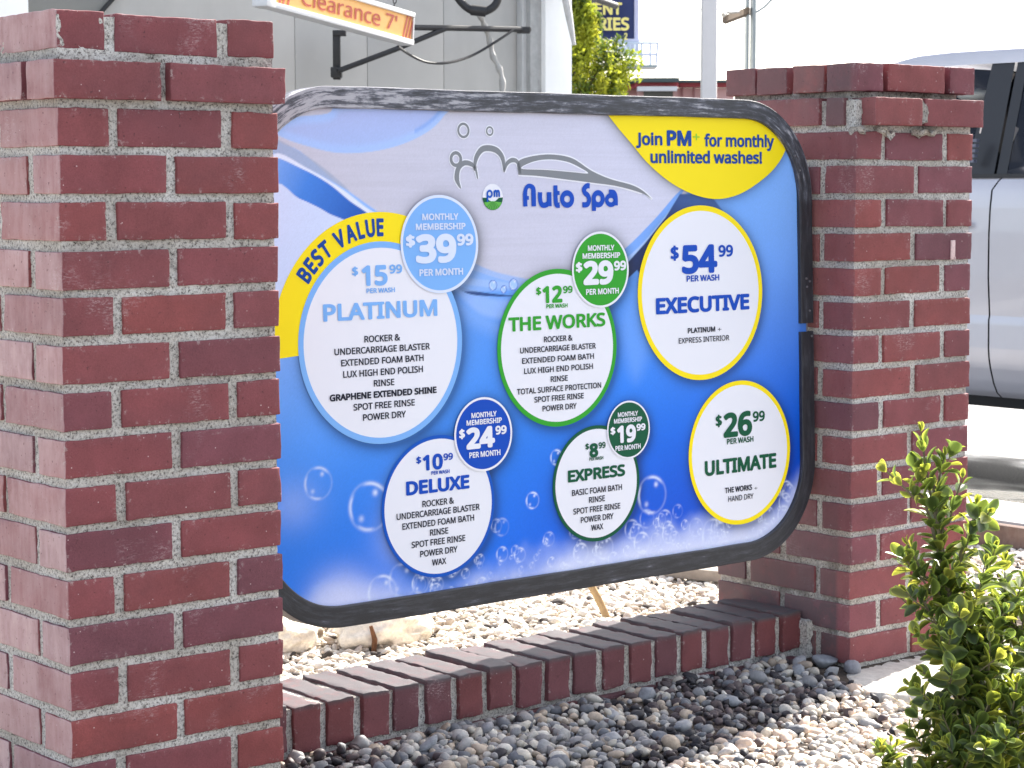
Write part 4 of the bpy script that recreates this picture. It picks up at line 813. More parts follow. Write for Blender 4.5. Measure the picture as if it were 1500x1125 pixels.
class Leaves:
    def __init__(s): s.V = []; s.F = []; s.c = []; s.k = 0
    def add(s, p, d, up, L, wd, col, fold=.25, curl=.2):
        d = d.normalized(); sd_ = d.cross(up)
        if sd_.length < 1e-4: sd_ = d.orthogonal()
        sd_.normalize(); nn = sd_.cross(d).normalized(); vs = []; cs = []
        prof = ((0, .10), (.15, .52), (.38, .92), (.60, 1.0), (.80, .78), (.93, .42), (1.0, .08))
        for u, w_ in prof:
            for v in (-1, -.5, 0, .5, 1):
                q = p+d*(u*L)+sd_*(v*w_*wd/2)+nn*(abs(v)**1.5*w_*wd*fold-curl*L*u*u)
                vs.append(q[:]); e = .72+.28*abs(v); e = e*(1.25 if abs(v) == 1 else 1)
                rim = 2.1 if (abs(v) == 1 or u in (0, 1.0)) else 1.0; cs.append((col[0]*e*rim*(1.1 if rim > 1 else 1), col[1]*e*rim, col[2]*e*rim))  # backlit rim painted into the leaf edge colour
        b0 = s.k; s.V += vs; s.c += cs; s.k += len(vs)
        for i in range(6):
            for j in range(4): s.F.append((b0+i*5+j, b0+i*5+j+1, b0+(i+1)*5+j+1, b0+(i+1)*5+j))
    def build(s, name, parent): return np_mesh(name, s.V, s.F, M_LEAF, parent, True, s.c)
GREENS = [(.085, .125, .026), (.11, .148, .028), (.052, .085, .022), (.14, .165, .034), (.045, .075, .020), (.072, .11, .025)]
def twig(b, Lv, pts, r0, r1, rnd, start=.25, pitch=.0125, lmin=.020, lmax=.030, young=0):
    P = [Vector(q) for q in spline([tuple(p) for p in pts], False, 6)]; n_ = len(P)
    b.tube(P, [r0+(r1-r0)*i/(n_-1) for i in range(n_)], 6, cap=True)
    Ls = [0]; 
    for i in range(1, n_): Ls.append(Ls[-1]+(P[i]-P[i-1]).length)
    T = Ls[-1]; s = T*start; k = 0
    while s <= T:
        i = max(j for j in range(n_) if Ls[j] <= s+1e-9); i = min(i, n_-2); f = (s-Ls[i])/max(Ls[i+1]-Ls[i], 1e-6); p = P[i].lerp(P[i+1], f); t = (P[i+1]-P[i]).normalized(); u = t.orthogonal().normalized(); ang = k*1.571+rnd.uniform(-.5, .5)
        tipf = max(0, (s/T-.75)/.25)
        for q in (0, math.pi):
            if rnd.random() < .12: continue
            rad = Matrix.Rotation(ang+q, 3, t) @ u; d = (t*(.55+.55*tipf)+rad*(1-.35*tipf)+Vector((0, 0, .18))).normalized()
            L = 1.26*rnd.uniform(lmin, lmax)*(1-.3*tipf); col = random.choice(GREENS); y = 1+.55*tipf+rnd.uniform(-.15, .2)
            Lv.add(p+rad*r0, d+Vector((rnd.gauss(0, .12), rnd.gauss(0, .12), rnd.gauss(0, .12))), (t+rad*-.35).normalized(), L, L*rnd.uniform(.58, .72), tuple(c*y for c in col), rnd.uniform(.12, .34), rnd.uniform(.0, .25))
        s += pitch*rnd.uniform(.8, 1.25); k += 1
    for q in range(3):
        d = (P[-1]-P[-2]).normalized()+Vector((rnd.gauss(0, .25), rnd.gauss(0, .25), .2)); Lv.add(P[-1], d, Vector((rnd.gauss(0, 1), rnd.gauss(0, 1), .2)), lmin*.75, lmin*.38, (.17, .21, .04), .2, .05)
def shrub():
    rnd = random.Random(21); base = Vector((2.5116, 1.8681, 0.0145)); base.z = -.015
    root = empty('leafy_shrub', base, 'bright green small leaved shrub with an upright sprig, in front of the right pillar', 'shrub')
    b = MB(); Lv = Leaves(); J = Vector((2.4723, 1.9018, 0.2433))
    tips = [  # tip, via
        ((2.4407, 1.9725, 0.6173), (2.4454, 1.9583, 0.5302), (2.4556, 1.9369, 0.4214), .32), ((2.3894, 1.9962, 0.5633), (2.4167, 1.9688, 0.5258), (2.4452, 1.9521, 0.4758), .30), ((2.4811, 1.9602, 0.5791), (2.4629, 1.9574, 0.5367), (2.4516, 1.9473, 0.4807), .35),
        ((2.5040, 1.9197, 0.5108), (2.4933, 1.9227, 0.4592), (2.4800, 1.9257, 0.3898), .15), ((2.5070, 1.9476, 0.5459), (2.4817, 1.9489, 0.4875), (2.4643, 1.9425, 0.4196), .5),
        ((2.5414, 1.9198, 0.4443), (2.5205, 1.9174, 0.3860), (2.5022, 1.9117, 0.3182), .1), ((2.3931, 1.9545, 0.4581), (2.4150, 1.9441, 0.4151), (2.4443, 1.9253, 0.3541), .2), ((2.3861, 1.9584, 0.4415), (2.4198, 1.9375, 0.3935), (2.4479, 1.9189, 0.3245), .35),
        ((2.3847, 1.9277, 0.3933), (2.4100, 1.9139, 0.3454), (2.4467, 1.9024, 0.2873), .15), ((2.5751, 1.9091, 0.3723), (2.5540, 1.9067, 0.3119), (2.5214, 1.9002, 0.2462), .1), ((2.3733, 1.9173, 0.3350), (2.4050, 1.8991, 0.2959), (2.4520, 1.8921, 0.2381), .15),
        ((2.5559, 1.8699, 0.3479), (2.5447, 1.8723, 0.2882), (2.5247, 1.8799, 0.2086), .1), ((2.4830, 1.9631, 0.3943), (2.4807, 1.9451, 0.3362), (2.4824, 1.9225, 0.2685), .1), ((2.3597, 1.8968, 0.2861), (2.3928, 1.8789, 0.2596), (2.4413, 1.8708, 0.2038), .1),
        ((2.3488, 1.8751, 0.2475), (2.3914, 1.8626, 0.2234), (2.4502, 1.8587, 0.1647), .1), ((2.3395, 1.8511, 0.2000), (2.3818, 1.8399, 0.1842), (2.4473, 1.8437, 0.1283), .1), ((2.4320, 1.8735, 0.3833), (2.4389, 1.8726, 0.3133), (2.4593, 1.8720, 0.2306), .1),
        ((2.4347, 1.8386, 0.3293), (2.4379, 1.8420, 0.2692), (2.4588, 1.8537, 0.1842), .1), ((2.5429, 1.8236, 0.3067), (2.5340, 1.8370, 0.2454), (2.5208, 1.8517, 0.1640), .1), ((2.4446, 1.7977, 0.2760), (2.4500, 1.8121, 0.2136), (2.4709, 1.8378, 0.1353), .1),
        ((2.3249, 1.8328, 0.1626), (2.3741, 1.8297, 0.1544), (2.4456, 1.8418, 0.0991), .1), ((2.5780, 1.8115, 0.2331), (2.5561, 1.8242, 0.1837), (2.5248, 1.8413, 0.1046), .1), ((2.3579, 1.8128, 0.2286), (2.3880, 1.8208, 0.1782), (2.4493, 1.8386, 0.0991), .1),
        ((2.3924, 1.7803, 0.2002), (2.4210, 1.8030, 0.1516), (2.4650, 1.8370, 0.0865), .1), ((2.3033, 1.8512, 0.1646), (2.3656, 1.8463, 0.1230), (2.4444, 1.8521, 0.0670), .1), ((2.4615, 1.7734, 0.1898), (2.4689, 1.8010, 0.1434), (2.4917, 1.8401, 0.0807), .1), ((2.5961, 1.7870, 0.1539), (2.5639, 1.8106, 0.1243), (2.5224, 1.8386, 0.0651), .1),
        ((2.5431, 1.9762, 0.2660), (2.5361, 1.9509, 0.2246), (2.5234, 1.9147, 0.1612), .05), ((2.6267, 1.9577, 0.2623), (2.5885, 1.9301, 0.1995), (2.5392, 1.8991, 0.1411), .05), ((2.5820, 1.9601, 0.1845), (2.5707, 1.9378, 0.1382), (2.5347, 1.8970, 0.0908), .05), ((2.6798, 1.9081, 0.2207), (2.6235, 1.8969, 0.1687), (2.5584, 1.8782, 0.1008), .05)]
    for tip, via, low, st in tips:
        pts = [base+Vector((rnd.gauss(0, .012), rnd.gauss(0, .012), 0)), Vector(low), Vector(via), Vector(tip)]
        if Vector(low).z < .12: pts = [pts[0], Vector(via), Vector(tip)]
        twig(b, Lv, pts, .0032, .0011, rnd, start=.42 if st > .25 else .30, pitch=.0145)
        # short side shoots
        for q in range(4 if st < .25 and Vector(tip).z < .42 else 1):
            f = rnd.uniform(.35, .85); p = (Vector(low).lerp(Vector(via), f*2) if f < .5 else Vector(via).lerp(Vector(tip), f*2-1)); d = Vector((rnd.gauss(0, 1), rnd.gauss(0, 1), rnd.uniform(.3, 1.2))).normalized(); l = rnd.uniform(.04, .085)*(1 if st < .25 else .5)
            twig(b, Lv, [p, p+d*l*.5, p+d*l+Vector((0, 0, l*.15))], .0014, .0008, rnd, start=.1, pitch=.0115, lmin=.018, lmax=.027)
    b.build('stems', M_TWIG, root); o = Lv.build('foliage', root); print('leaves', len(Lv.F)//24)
shrub()
b = MB(); Lv = Leaves(); rnd = random.Random(3); p0 = Vector((2.7456, 2.2758, -0.0200)); root = empty('seedling', p0, 'tiny green sprig sprouting from sunlit pebbles left of the shrub', 'seedling')
for a in ((-.3, .1), (.25, .0), (.0, .25), (.4, .3)): twig(b, Lv, [p0, p0+Vector((a[0]*.03, a[1]*.03, .025)), p0+Vector((a[0]*.07, a[1]*.07, .055))], .0012, .0008, rnd, .3, .012, .018, .026)
b.build('stems', M_TWIG, root); Lv.build('foliage', root)

# ------------------------------------------------------------ parked car
def car():
    x0 = 6.93; gz = -.30
    root = empty('parked_car', (7.9, 5.2, gz), 'silver car with dark windows parked beyond the right brick pillar', 'car')
    paint_ = mat('silver car paint', (.49, .49, .54), .32, .35); n = N(paint_); n.base(n.mix(1.0, (.49, .49, .54), n.ramp(n.noise(n.coord(), 3, 4), [(.3, g(.95)), (.7, g(1.05))]), 'MULTIPLY')); paint_.node_tree.nodes['Principled BSDF'].inputs['Coat Weight'].default_value = .6
    glass = mat('tinted glass', (.012, .018, .04), .05, spec=.6); glass.node_tree.nodes['Principled BSDF'].inputs['Alpha'].default_value = .34; glass_far = mat('dark far glass', (.012, .018, .035), .08)
    blk = mat('black trim plastic', (.012, .013, .018), .4); dark = mat('dark underside', (.01, .01, .011), .9); rub = speck('tyre rubber', (.02, .02, .021), .85, .2, 60, .3); alloy = mat('wheel alloy', (.5, .5, .52), .3, .8)
    # section of the side: height -> offset inwards from x0
    secz = np.array([.13, .16, .20, .26, .34, .455, .47, .62, .80, .90, .97, 1.005, 1.027]); seco = np.array([.075, .035, .018, .006, .0, .004, .010, .004, .003, .008, .018, .030, .05])
    def belt(y): return 1.027-.0*y
    ROOF = [(7.1500, 6.0259, 1.4854), (7.1500, 5.9144, 1.5120), (7.1500, 5.7760, 1.5338), (7.1500, 5.6264, 1.5403), (7.1500, 5.4531, 1.5411), (7.1500, 5.3015, 1.5400)]
    ry = [r_[1] for r_ in ROOF][::-1]; rz = [r_[2] for r_ in ROOF][::-1]
    ry = [2.9, 3.4, 4.2]+ry+[6.35, 6.75]; rz = [1.42, 1.50, 1.545]+rz+[1.32, 1.05]
    roof_z = lambda y: float(np.interp(y, ry, rz))
    W_ = 1.92; xc = x0+W_/2
    def side_patch(b, y_a, y_b, m, zlo=.13, zhi=1.027, inset=0, fa=None, fb=None, ny=6, mirs=(1, -1)):
        zs = [z for z in np.unique(np.concatenate([secz, np.linspace(zlo, zhi, 22)])) if zlo-1e-6 <= z <= zhi+1e-6]
        for mir in mirs:
            V = []; nz = len(zs)
            for j in range(ny+1):
                for z in zs:
                    ya = y_a if fa is None else fa(z); yb = y_b if fb is None else fb(z); y = ya+(yb-ya)*j/ny; o_ = np.interp(z, secz, seco)+inset+.05*max(0, (y-7.0)/.9)**2+.05*max(0, (3.6-y)/.9)**2
                    V.append(((x0+o_) if mir == 1 else (x0+W_-o_), y, z))
            b.add(V, [[j*nz+i, j*nz+i+1, (j+1)*nz+i+1, (j+1)*nz+i][::mir] for j in range(ny) for i in range(nz-1)], m, True)
    seam = lambda off: (lambda z: float(np.interp(z, [.13, .30, .62, .97, 1.027], [s_[1] for s_ in ((6.9300, 5.2415, 0.1426), (6.9300, 5.2648, 0.2862), (6.9300, 5.2764, 0.5860), (6.9300, 5.2761, 0.9522), (6.9300, 5.2413, 1.0275))]))+off)
    b = MB(); side_patch(b, 6.35, 7.75, 0, ny=14); side_patch(b, 2.85, 4.30, 0, ny=14)
    # inner shell so the seams read dark, bonnet, ends, floor
    b.box(x0+.06, x0+W_-.06, 2.95, 7.70, .10, .98, 1)
    V = []
    for y, z, wd in ((6.35, 1.03, .05), (6.9, 1.02, .07), (7.4, .96, .10), (7.70, .86, .14), (7.80, .60, .16), (7.80, .2, .18)):
        for q in range(9): t = q/8; V.append((x0+wd+(W_-2*wd)*t, y+.08*math.sin(math.pi*t), z+.05*math.sin(math.pi*t)*(1 if z > .7 else 0)))
    b.add(V, [[i*9+q, i*9+q+1, (i+1)*9+q+1, (i+1)*9+q] for i in range(5) for q in range(8)], 0, True)
    V = []
    for y, z, wd in ((2.95, 1.05, .08), (2.84, .9, .1), (2.80, .5, .1), (2.86, .16, .14)):
        for q in range(9): t = q/8; V.append((x0+wd+(W_-2*wd)*t, y-.05*math.sin(math.pi*t), z))
    b.add(V, [[i*9+q, (i+1)*9+q, (i+1)*9+q+1, i*9+q+1] for i in range(3) for q in range(8)], 0, True)
    # roof with side rails
    V = []; ys_ = np.linspace(2.9, 6.3, 40); nq = 15
    for y in ys_:
        zr = roof_z(y)
        for q in range(nq):
            e = min(q, nq-1-q); u = (0, .004, .012, .035, .10, .25, .5, .815)[e]; x = x0+.150+u if q <= nq//2 else x0+W_-.150-u; drop = (.062, .022, .007, .0, -.008, -.02, -.03, -.035)[e]
            V.append((x, y, zr-drop))
    b.add(V, [[i*nq+q, i*nq+q+1, (i+1)*nq+q+1, (i+1)*nq+q][::-1] for i in range(len(ys_)-1) for q in range(nq-1)], 0, True)
    body = b.build('body', [paint_, dark], root)
    # doors
    for nm, ya, yb, fa, fb in (('front_door', 0, 6.343, seam(.004), None), ('rear_door', 4.307, 0, None, seam(-.004))):
        for mir in (1, -1):
            b = MB(); side_patch(b, ya, yb, 0, fa=fa, fb=fb, ny=10, mirs=(mir,)); d_o = b.build('door', paint_, root)
            X_ = lambda q: x0+q if mir == 1 else x0+W_-q
            h = MB(); yh = (5.40 if nm == 'front_door' else 4.42); bx2 = lambda u0, u1, *r_, **kw: h.box(min(X_(u0), X_(u1)), max(X_(u0), X_(u1)), *r_, 0, **kw)
            bx2(-.030, -.012, yh-.035, yh+.10, .82, .845, bev=.006); bx2(-.02, .01, yh-.03, yh-.01, .825, .84); bx2(-.02, .01, yh+.07, yh+.09, .825, .84); h.build('handle', paint_, d_o)
    # side glass, sloping in to the roof rail; black pillars between
    def pane(b, pts, m, push=0, mirs=(1, -1)):
        for mir in mirs:
            V = []
            for y, z in pts:
                f = (z-1.027)/(1.48-1.027); o_ = .055+.105*f-push; V.append(((x0+o_) if mir == 1 else (x0+W_-o_), y, z))
            b.add(V, [list(range(len(V)))[::-1 if mir == 1 else 1]], m)
    topz = lambda y: roof_z(y)-.062
    def window(pts):
        for mir in (1, -1): b = MB(); pane(b, pts, 0, 0, (mir,)); b.build('window', glass if mir == 1 else glass_far, root)
    ya, yb = (7.0200, 5.4347, 1.0348)[1], (7.1000, 5.3899, 1.4743)[1]
    window([(ya, 1.03), (6.25, 1.03), (6.12, 1.13), (5.98, topz(5.98))]+[(y, topz(y)) for y in np.linspace(5.9, yb, 6)])
    yc, yd = (7.0200, 5.2827, 1.0309)[1], (7.1000, 5.2664, 1.4766)[1]
    pils = []
    for mir in (1, -1):
        for q_, pu in (([(ya, 1.03), (yb, topz(yb)), (yd+.012, topz(yd)), (yc+.012, 1.03)], .004), ([(yc, 1.03), (yd, topz(yd)), (yd-.05, topz(yd-.05)), (yc-.05, 1.03)], .003), ([(4.34, 1.03), (4.30, topz(4.3)), (4.24, topz(4.24)), (4.22, 1.03)], .003), ([(3.25, 1.03), (3.3, topz(3.3)), (2.95, topz(2.95)), (2.9, 1.03)], .003)):
            b = MB(); pane(b, q_[::-1], 0, pu, (mir,)); pils.append(b.build('window_pillar', blk, root))
        b = MB(); xa, xb = (x0+.035, x0+.06) if mir == 1 else (x0+W_-.06, x0+W_-.035); b.box(xa, xb, 2.9, 6.3, 1.018, 1.034, 0); b.build('waist_strip', blk, root)
    pil = pils[0]
    window([(yc-.05, 1.03), (4.34, 1.03), (4.30, topz(4.3))]+[(y, topz(y)) for y in np.linspace(4.35, yd-.05, 5)])
    window([(4.22, 1.03), (3.25, 1.03), (3.3, topz(3.3)), (4.24, topz(4.24))])
    b = MB(); b.add([(x0+.10, 6.42, 1.03), (x0+W_-.10, 6.42, 1.03), (x0+W_-.2, 5.95, roof_z(5.95)+.0), (x0+.2, 5.95, roof_z(5.95)+.0)], [[0, 1, 2, 3]], 0); b.build('windscreen', glass_far, root)
    b = MB(); b.add([(x0+.12, 2.92, 1.05), (x0+W_-.12, 2.92, 1.05), (x0+W_-.2, 2.95, 1.42), (x0+.2, 2.95, 1.42)], [[0, 3, 2, 1]], 0); b.build('rear_window', glass_far, root)
    # cabin seen through the glass
    b = MB(); b.box(x0+.25, x0+W_-.25, 3.1, 6.2, .985, 1.0, 0)
    for sx in (x0+.35, x0+1.15):
        for sy in (5.05, 3.95): b.box(sx, sx+.45, sy, sy+.13, 1.0, 1.30, 0, bev=.04); b.box(sx+.11, sx+.34, sy-.01, sy+.09, 1.31, 1.43, 0, bev=.035)
    b.build('seats', mat('dark seat cloth', (.025, .022, .03), .9), root)
    pass
    mc = Vector((7.3400, 5.6788, 1.3708)); b = MB(); bm = bmesh.new(); bmesh.ops.create_uvsphere(bm, u_segments=24, v_segments=12, radius=1)
    b.bm(bm, 0, Matrix.Translation(mc) @ Matrix.Diagonal((.06, .075, .026, 1)), True); b.build('rear_view_mirror', mat('mirror', (.9, .95, .92), .35, .0), root)  # pale matte face: sky reflection put into its colour
    b = MB(); e = [(7.1620, 5.3382, 1.4413), (7.1228, 5.3605, 1.3506), (7.0798, 5.3733, 1.2624), (7.0463, 5.3800, 1.1907)]; b.tube(e, .006, 6); bx_ = (6.9991, 5.3594, 1.1242); b.tube([(7.0362, 5.3936, 1.2347), (7.0276, 5.3964, 1.1963)], .009, 6)
    b.tube([(7.1386, 5.3057, 1.2207), (7.1167, 5.3183, 1.1713), (7.1034, 5.3241, 1.1247)], [.012, .014, .006], 6)
    b.build('seat_belt', mat('pale belt webbing', (.70, .62, .56), .8), root)
    b = MB(); q0, q1 = Vector((7.0050, 5.3649, 1.1679)), Vector((7.0050, 5.3766, 1.0862))
    for k in range(5): c_ = q0.lerp(q1, k/4); b.box(c_.x-.06, c_.x-.04, c_.y-.010, c_.y+.010, c_.z-.006, c_.z+.006, 0)
    b.build('number_pad', mat('pad keys', (.12, .13, .18), .4), pil)
    # wheels
    for wy in (3.75, 7.35):
        for sx, sg in ((x0+.03, 1), (x0+W_-.03, -1)):
            ww = MB(); prof = [(.22, 0), (.33, 0), (.365, .03), (.37, .10), (.365, .19), (.33, .22), (.22, .22)]; nn = 36
            V = [(sx+sg*p_[1], wy+p_[0]*math.cos(2*math.pi*k/nn), gz+.37+p_[0]*math.sin(2*math.pi*k/nn)) for k in range(nn) for p_ in prof]; k_ = len(prof)
            ww.add(V, [[k*k_+i, k*k_+i+1, ((k+1) % nn)*k_+i+1, ((k+1) % nn)*k_+i] for k in range(nn) for i in range(k_-1)], 0, True); wo = ww.build('wheel', rub, root)
            r_ = MB()
            for k in range(6):
                a = 2*math.pi*k/6; r_.tube([(sx+sg*.03, wy, gz+.37), (sx+sg*.02, wy+.21*math.cos(a), gz+.37+.21*math.sin(a))], .022, 8)
            r_.tube([(sx+sg*.01, wy, gz+.37), (sx+sg*.1, wy, gz+.37)], .06, 16); r_.tube([(sx+sg*.08, wy, gz+.37), (sx+sg*.2, wy, gz+.37)], .215, 28); r_.build('rim', alloy, wo)
    b = MB(); a0_ = Vector((7.3000, 6.1409, 1.5017)); a1_ = Vector((7.3000, 6.1278, 1.6309)); b.tube([a0_-(a1_-a0_)*.9, a0_, a1_], [.004, .003, .0022], 6); b.build('aerial', mat('pale aerial', (.55, .55, .6), .4), root)
    b = MB(); side_patch(b, 3.2, 6.6, 0, .10, .128, .10); b.build('sill', blk, root)
car()
# ------------------------------------------------------------ background
RH = Vector((RT.x, RT.y, 0)).normalized(); FH = Vector((FW.x, FW.y, 0)).normalized()
def fbox(b, p, q, thick, m=0, bev=0):
    """upright box facing the street corner: p upper left, q lower right of its front"""
    p, q = Vector(p), Vector(q); w_ = (q-p).dot(RH); M_ = Matrix(((RH.x, FH.x, 0, p.x), (RH.y, FH.y, 0, p.y), (0, 0, 1, 0), (0, 0, 0, 1)))
    return b.box(0, w_, 0, thick, q.z, p.z, m, M_, bev)
def text_on(b, s, o, rv, uv_, w_, h, m=0, bold=.012):
    V, F = text_mesh(s, bold); x0, x1 = V[:, 0].min(), V[:, 0].max(); o = Vector(o)
    nv_ = rv.cross(uv_); b.add([o+rv*((v[0]-x0)/(x1-x0)*w_)+uv_*(v[1]/CAP*h)+nv_*(v[2]*4e-5) for v in V], F, m)
# car wash building: grey panelled wall facing the street, white corner column and weathered steel post
root = empty('car_wash_building', (7.2, 12, -.3), 'grey panelled car wash building with white corner posts behind the menu sign', 'building')
M_WALL = speck('grey wall panel', (.47, .46, .435), .75, .06, 2.2, .04, dirt=(.22, .21, .19), dirt_amt=.25); M_WALL2 = speck('shaded grey panel', (.22, .22, .205), .75, .07, 3, .08)  # second grey is a darker tone for the left wall section
M_WHITE = speck('white painted steel', (.90, .90, .88), .5, .03, 5, .03, dirt=(.6, .58, .55), dirt_amt=.2)
b = MB(); y = 10.5; seams = [(5.8694, 10.5000, 1.7968)[0], (7.1878, 10.5000, 1.8542)[0], (7.7146, 10.5000, 1.8771)[0], (8.3029, 10.5000, 1.9027)[0], (8.9609, 10.5000, 1.9314)[0]]
for a, c in zip(seams, seams[1:]): b.box(a+.002, c-.002, y, y+.05, -.3, 3.6, 0, bev=.003)
b.box(5.0, seams[-1], y+.05, y+.10, -.3, 3.6, 1)
b.build('wall', [M_WALL, speck('joint', (.30, .30, .29), .8, .1, 10, .1)], root)
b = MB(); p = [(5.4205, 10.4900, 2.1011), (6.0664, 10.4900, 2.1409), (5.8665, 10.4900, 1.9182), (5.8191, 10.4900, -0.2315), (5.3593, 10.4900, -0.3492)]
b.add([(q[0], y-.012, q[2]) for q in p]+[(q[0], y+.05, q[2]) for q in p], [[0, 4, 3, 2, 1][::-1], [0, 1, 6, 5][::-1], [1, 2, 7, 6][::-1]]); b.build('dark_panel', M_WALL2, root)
b = MB(); b.tube([(6.0588, 10.4700, 2.1240), (5.8553, 10.4700, 1.9164)], .012, 6); b.build('panel_seam', mat('black seal', (.02, .02, .02), .7), root)
b = MB(); b.box((4.9541, 10.2800, 1.6060)[0], (5.3556, 10.2800, 1.6202)[0], 10.28, 10.48, -.3, 3.55, 0, bev=.008); b.build('column', M_WHITE, root)
b = MB(); b.box((8.8922, 10.4400, 1.7528)[0], (8.9409, 10.4400, 1.7545)[0], 10.44, 10.498, -.3, 3.55, 0, bev=.008); b.build('channel', speck('pale channel', (.50, .50, .49), .6, .1, 8, .1), root)
M_RUSTY = speck('weathered steel', (.40, .40, .39), .7, .2, 14, .3, .2, dirt=(.07, .065, .06), dirt_amt=.85)
b = MB(); b.box((8.9267, 10.4000, 1.7522)[0], (9.0478, 10.4000, 1.7565)[0], 10.4, 10.56, -.3, 3.55, 0, bev=.008); b.build('steel_post', M_RUSTY, root)
b = MB(); b.box((9.0188, 10.3600, 1.7536)[0], (9.2466, 10.3600, 1.7617)[0], 10.36, 10.54, -.3, 3.55, 0, bev=.008); b.build('corner_post', M_WHITE, root)
b = MB(); b.tube([(8.7907, 9.9504, 2.3092), (8.8111, 9.9038, 2.0583), (8.8387, 9.8842, 1.8673)], [.028, .024, .012], 8); b.build('brace', speck('chalky steel', (.55, .54, .52), .8, .15, 20, .3), root)
b = MB(); b.box(5.0, 9.0, 10.62, 17, 3.4, 3.6, 0); b.box(8.95, 9.0, 10.7, 17, -.3, 3.4, 1); b.box(5.0, 5.05, 10.7, 17, -.3, 3.4, 1); b.box(5.05, 8.95, 16.95, 17, -.3, 3.4, 1); b.build('roof', [M_RUSTY, M_WALL], root)
# hanging clearance bar
cl, cr_ = Vector((6.2256, 9.3083, 1.9108)), Vector((7.4283, 9.7253, 1.7953)); cv = (cr_-cl); ex = cv.normalized(); up_v = (Vector((0, 0, 1))-ex*ex.z).normalized(); ey = up_v.cross(ex)
M_ = Matrix(((ex.x, ey.x, up_v.x, cl.x), (ex.y, ey.y, up_v.y, cl.y), (ex.z, ey.z, up_v.z, cl.z), (0, 0, 0, 1))); LL = cv.length; HH = .185
root = empty('clearance_sign', cl, 'orange Clearance 7\' bar hanging crooked on chains in front of the grey wall', 'sign')
b = MB(); b.box(-.02, LL, -.045, .045, 0, .030, 0, M_, .004); b.box(-.02, LL, -.045, .045, HH-.026, HH, 0, M_, .004); b.box(LL-.008, LL, -.04, .04, .028, HH-.024, 0, M_); b.box(-.10, -.022, -.05, .05, -.004, .075, 0, M_, .01); b.build('frame', speck('white aluminium', (.62, .62, .63), .45, .08, 20, .05, .3), root)
M_OR = speck('faded orange plastic', lin(236, 176, 96), .5, .06, 6, .05); face = MB(); face.box(-.02, LL-.01, -.030, .030, .028, HH-.024, 0, M_); fo = face.build('face', M_OR, root)
b = MB(); ev = M_.to_3x3() @ Vector((1, 0, 0)); uv_ = M_.to_3x3() @ Vector((0, 0, 1))
text_on(b, "Clearance 7'", M_ @ Vector((.215, -.034, .058)), ev, uv_, .90, .082, 0, .006)
for x_ in (.02, .05, .09, LL-.105, LL-.075, LL-.045): b.add([M_ @ Vector((x_, -.0335, .03)), M_ @ Vector((x_+.014, -.0335, .03)), M_ @ Vector((x_+.052, -.0335, HH-.027)), M_ @ Vector((x_+.038, -.0335, HH-.027))], [[0, 1, 2, 3]])
b.build('lettering', mat('red letters', lin(186, 70, 52), .5), fo)
for x_ in (.12, LL-.15):
    b = MB(); t0 = M_ @ Vector((x_, 0, HH)); 
    for k in range(16):
        c_ = t0+Vector((.004*(k % 2), 0, .018+k*.028)); bm = bmesh.new(); n8 = 10
        ringp = [c_+(RH if k % 2 else FH)*(.009*math.cos(2*math.pi*q/n8))+Vector((0, 0, .017*math.sin(2*math.pi*q/n8))) for q in range(n8+1)]; bm.free(); b.tube(ringp, .0035, 5, cap=False)
    b.build('chain', mat('dark chain', (.04, .04, .042), .5, .6), root)
ht = [M_ @ Vector((x_, 0, HH))+Vector((0, 0, .45)) for x_ in (.12, LL-.15)]; hd_ = (ht[1]-ht[0]).normalized(); b = MB(); b.tube([ht[0]-hd_*.12, ht[0], ht[1], ht[1]+hd_*((10.55-ht[1].y)/hd_.y)], .022, 10); b.build('hanger_bar', mat('dark hanger bar', (.05, .05, .052), .5, .5), root)
# wall bracket, cable, hose and conduit
M_BLK = speck('black painted steel', (.022, .022, .024), .55, .3, 30, .2)
root = empty('wall_bracket', (7.3974, 10.3908, 1.6496), 'black triangular steel bracket fixed to the grey wall beside the clearance bar', 'bracket')
b = MB(); b.tube([(7.6589, 10.0721, 1.9305), (8.1244, 10.0755, 1.9467), (8.6223, 10.0514, 1.9605)], .017, 8); b.tube([(7.2940, 10.2178, 1.6703), (7.6207, 10.0893, 1.8029), (7.9738, 10.0701, 1.9373)], .016, 8); b.build('arm', M_BLK, root)
b = MB(); fbox(b, (7.3133, 10.2956, 1.9116), (7.3298, 10.2480, 1.6255), .05, 0, .004); fbox(b, (7.2738, 10.2641, 1.6954), (7.3189, 10.2190, 1.6358), .09, 0, .006); fbox(b, (7.3074, 10.2873, 1.9108), (7.3634, 10.2364, 1.8789), .07, 0, .003); b.build('plate', M_BLK, root)
b = MB(); fbox(b, (8.5298, 10.0655, 1.9757), (8.5915, 10.0090, 1.9380), .08, 0, .004); b.build('clamp', M_BLK, root)
b = MB(); b.tube(spline([(7.4477, 9.8407, 1.7984), (7.6185, 9.9553, 1.7644), (7.7539, 9.9681, 1.7268), (7.9083, 9.9695, 1.7286), (8.1459, 10.0379, 1.7813), (8.3250, 10.0287, 1.8696), (8.4800, 10.0389, 1.9511)], False, 6), .008, 8)
tag(b.build('sagging_cable', mat('black cable', (.015, .015, .017), .5)), 'thin black cable sagging from the clearance bar to the bracket arm', 'cable')
b = MB(); b.tube(spline([(8.0029, 10.0846, 2.2695), (8.0356, 10.0418, 2.1398), (8.0808, 9.9946, 2.0626), (8.1413, 9.9403, 2.0341), (8.2057, 9.8903, 2.0704), (8.2320, 9.8771, 2.1473), (8.2299, 9.8932, 2.2689)], False, 6), .024, 12); b.tube([(8.0922, 9.9701, 2.0475), (8.1600, 9.9117, 2.0372)], .032, 12)
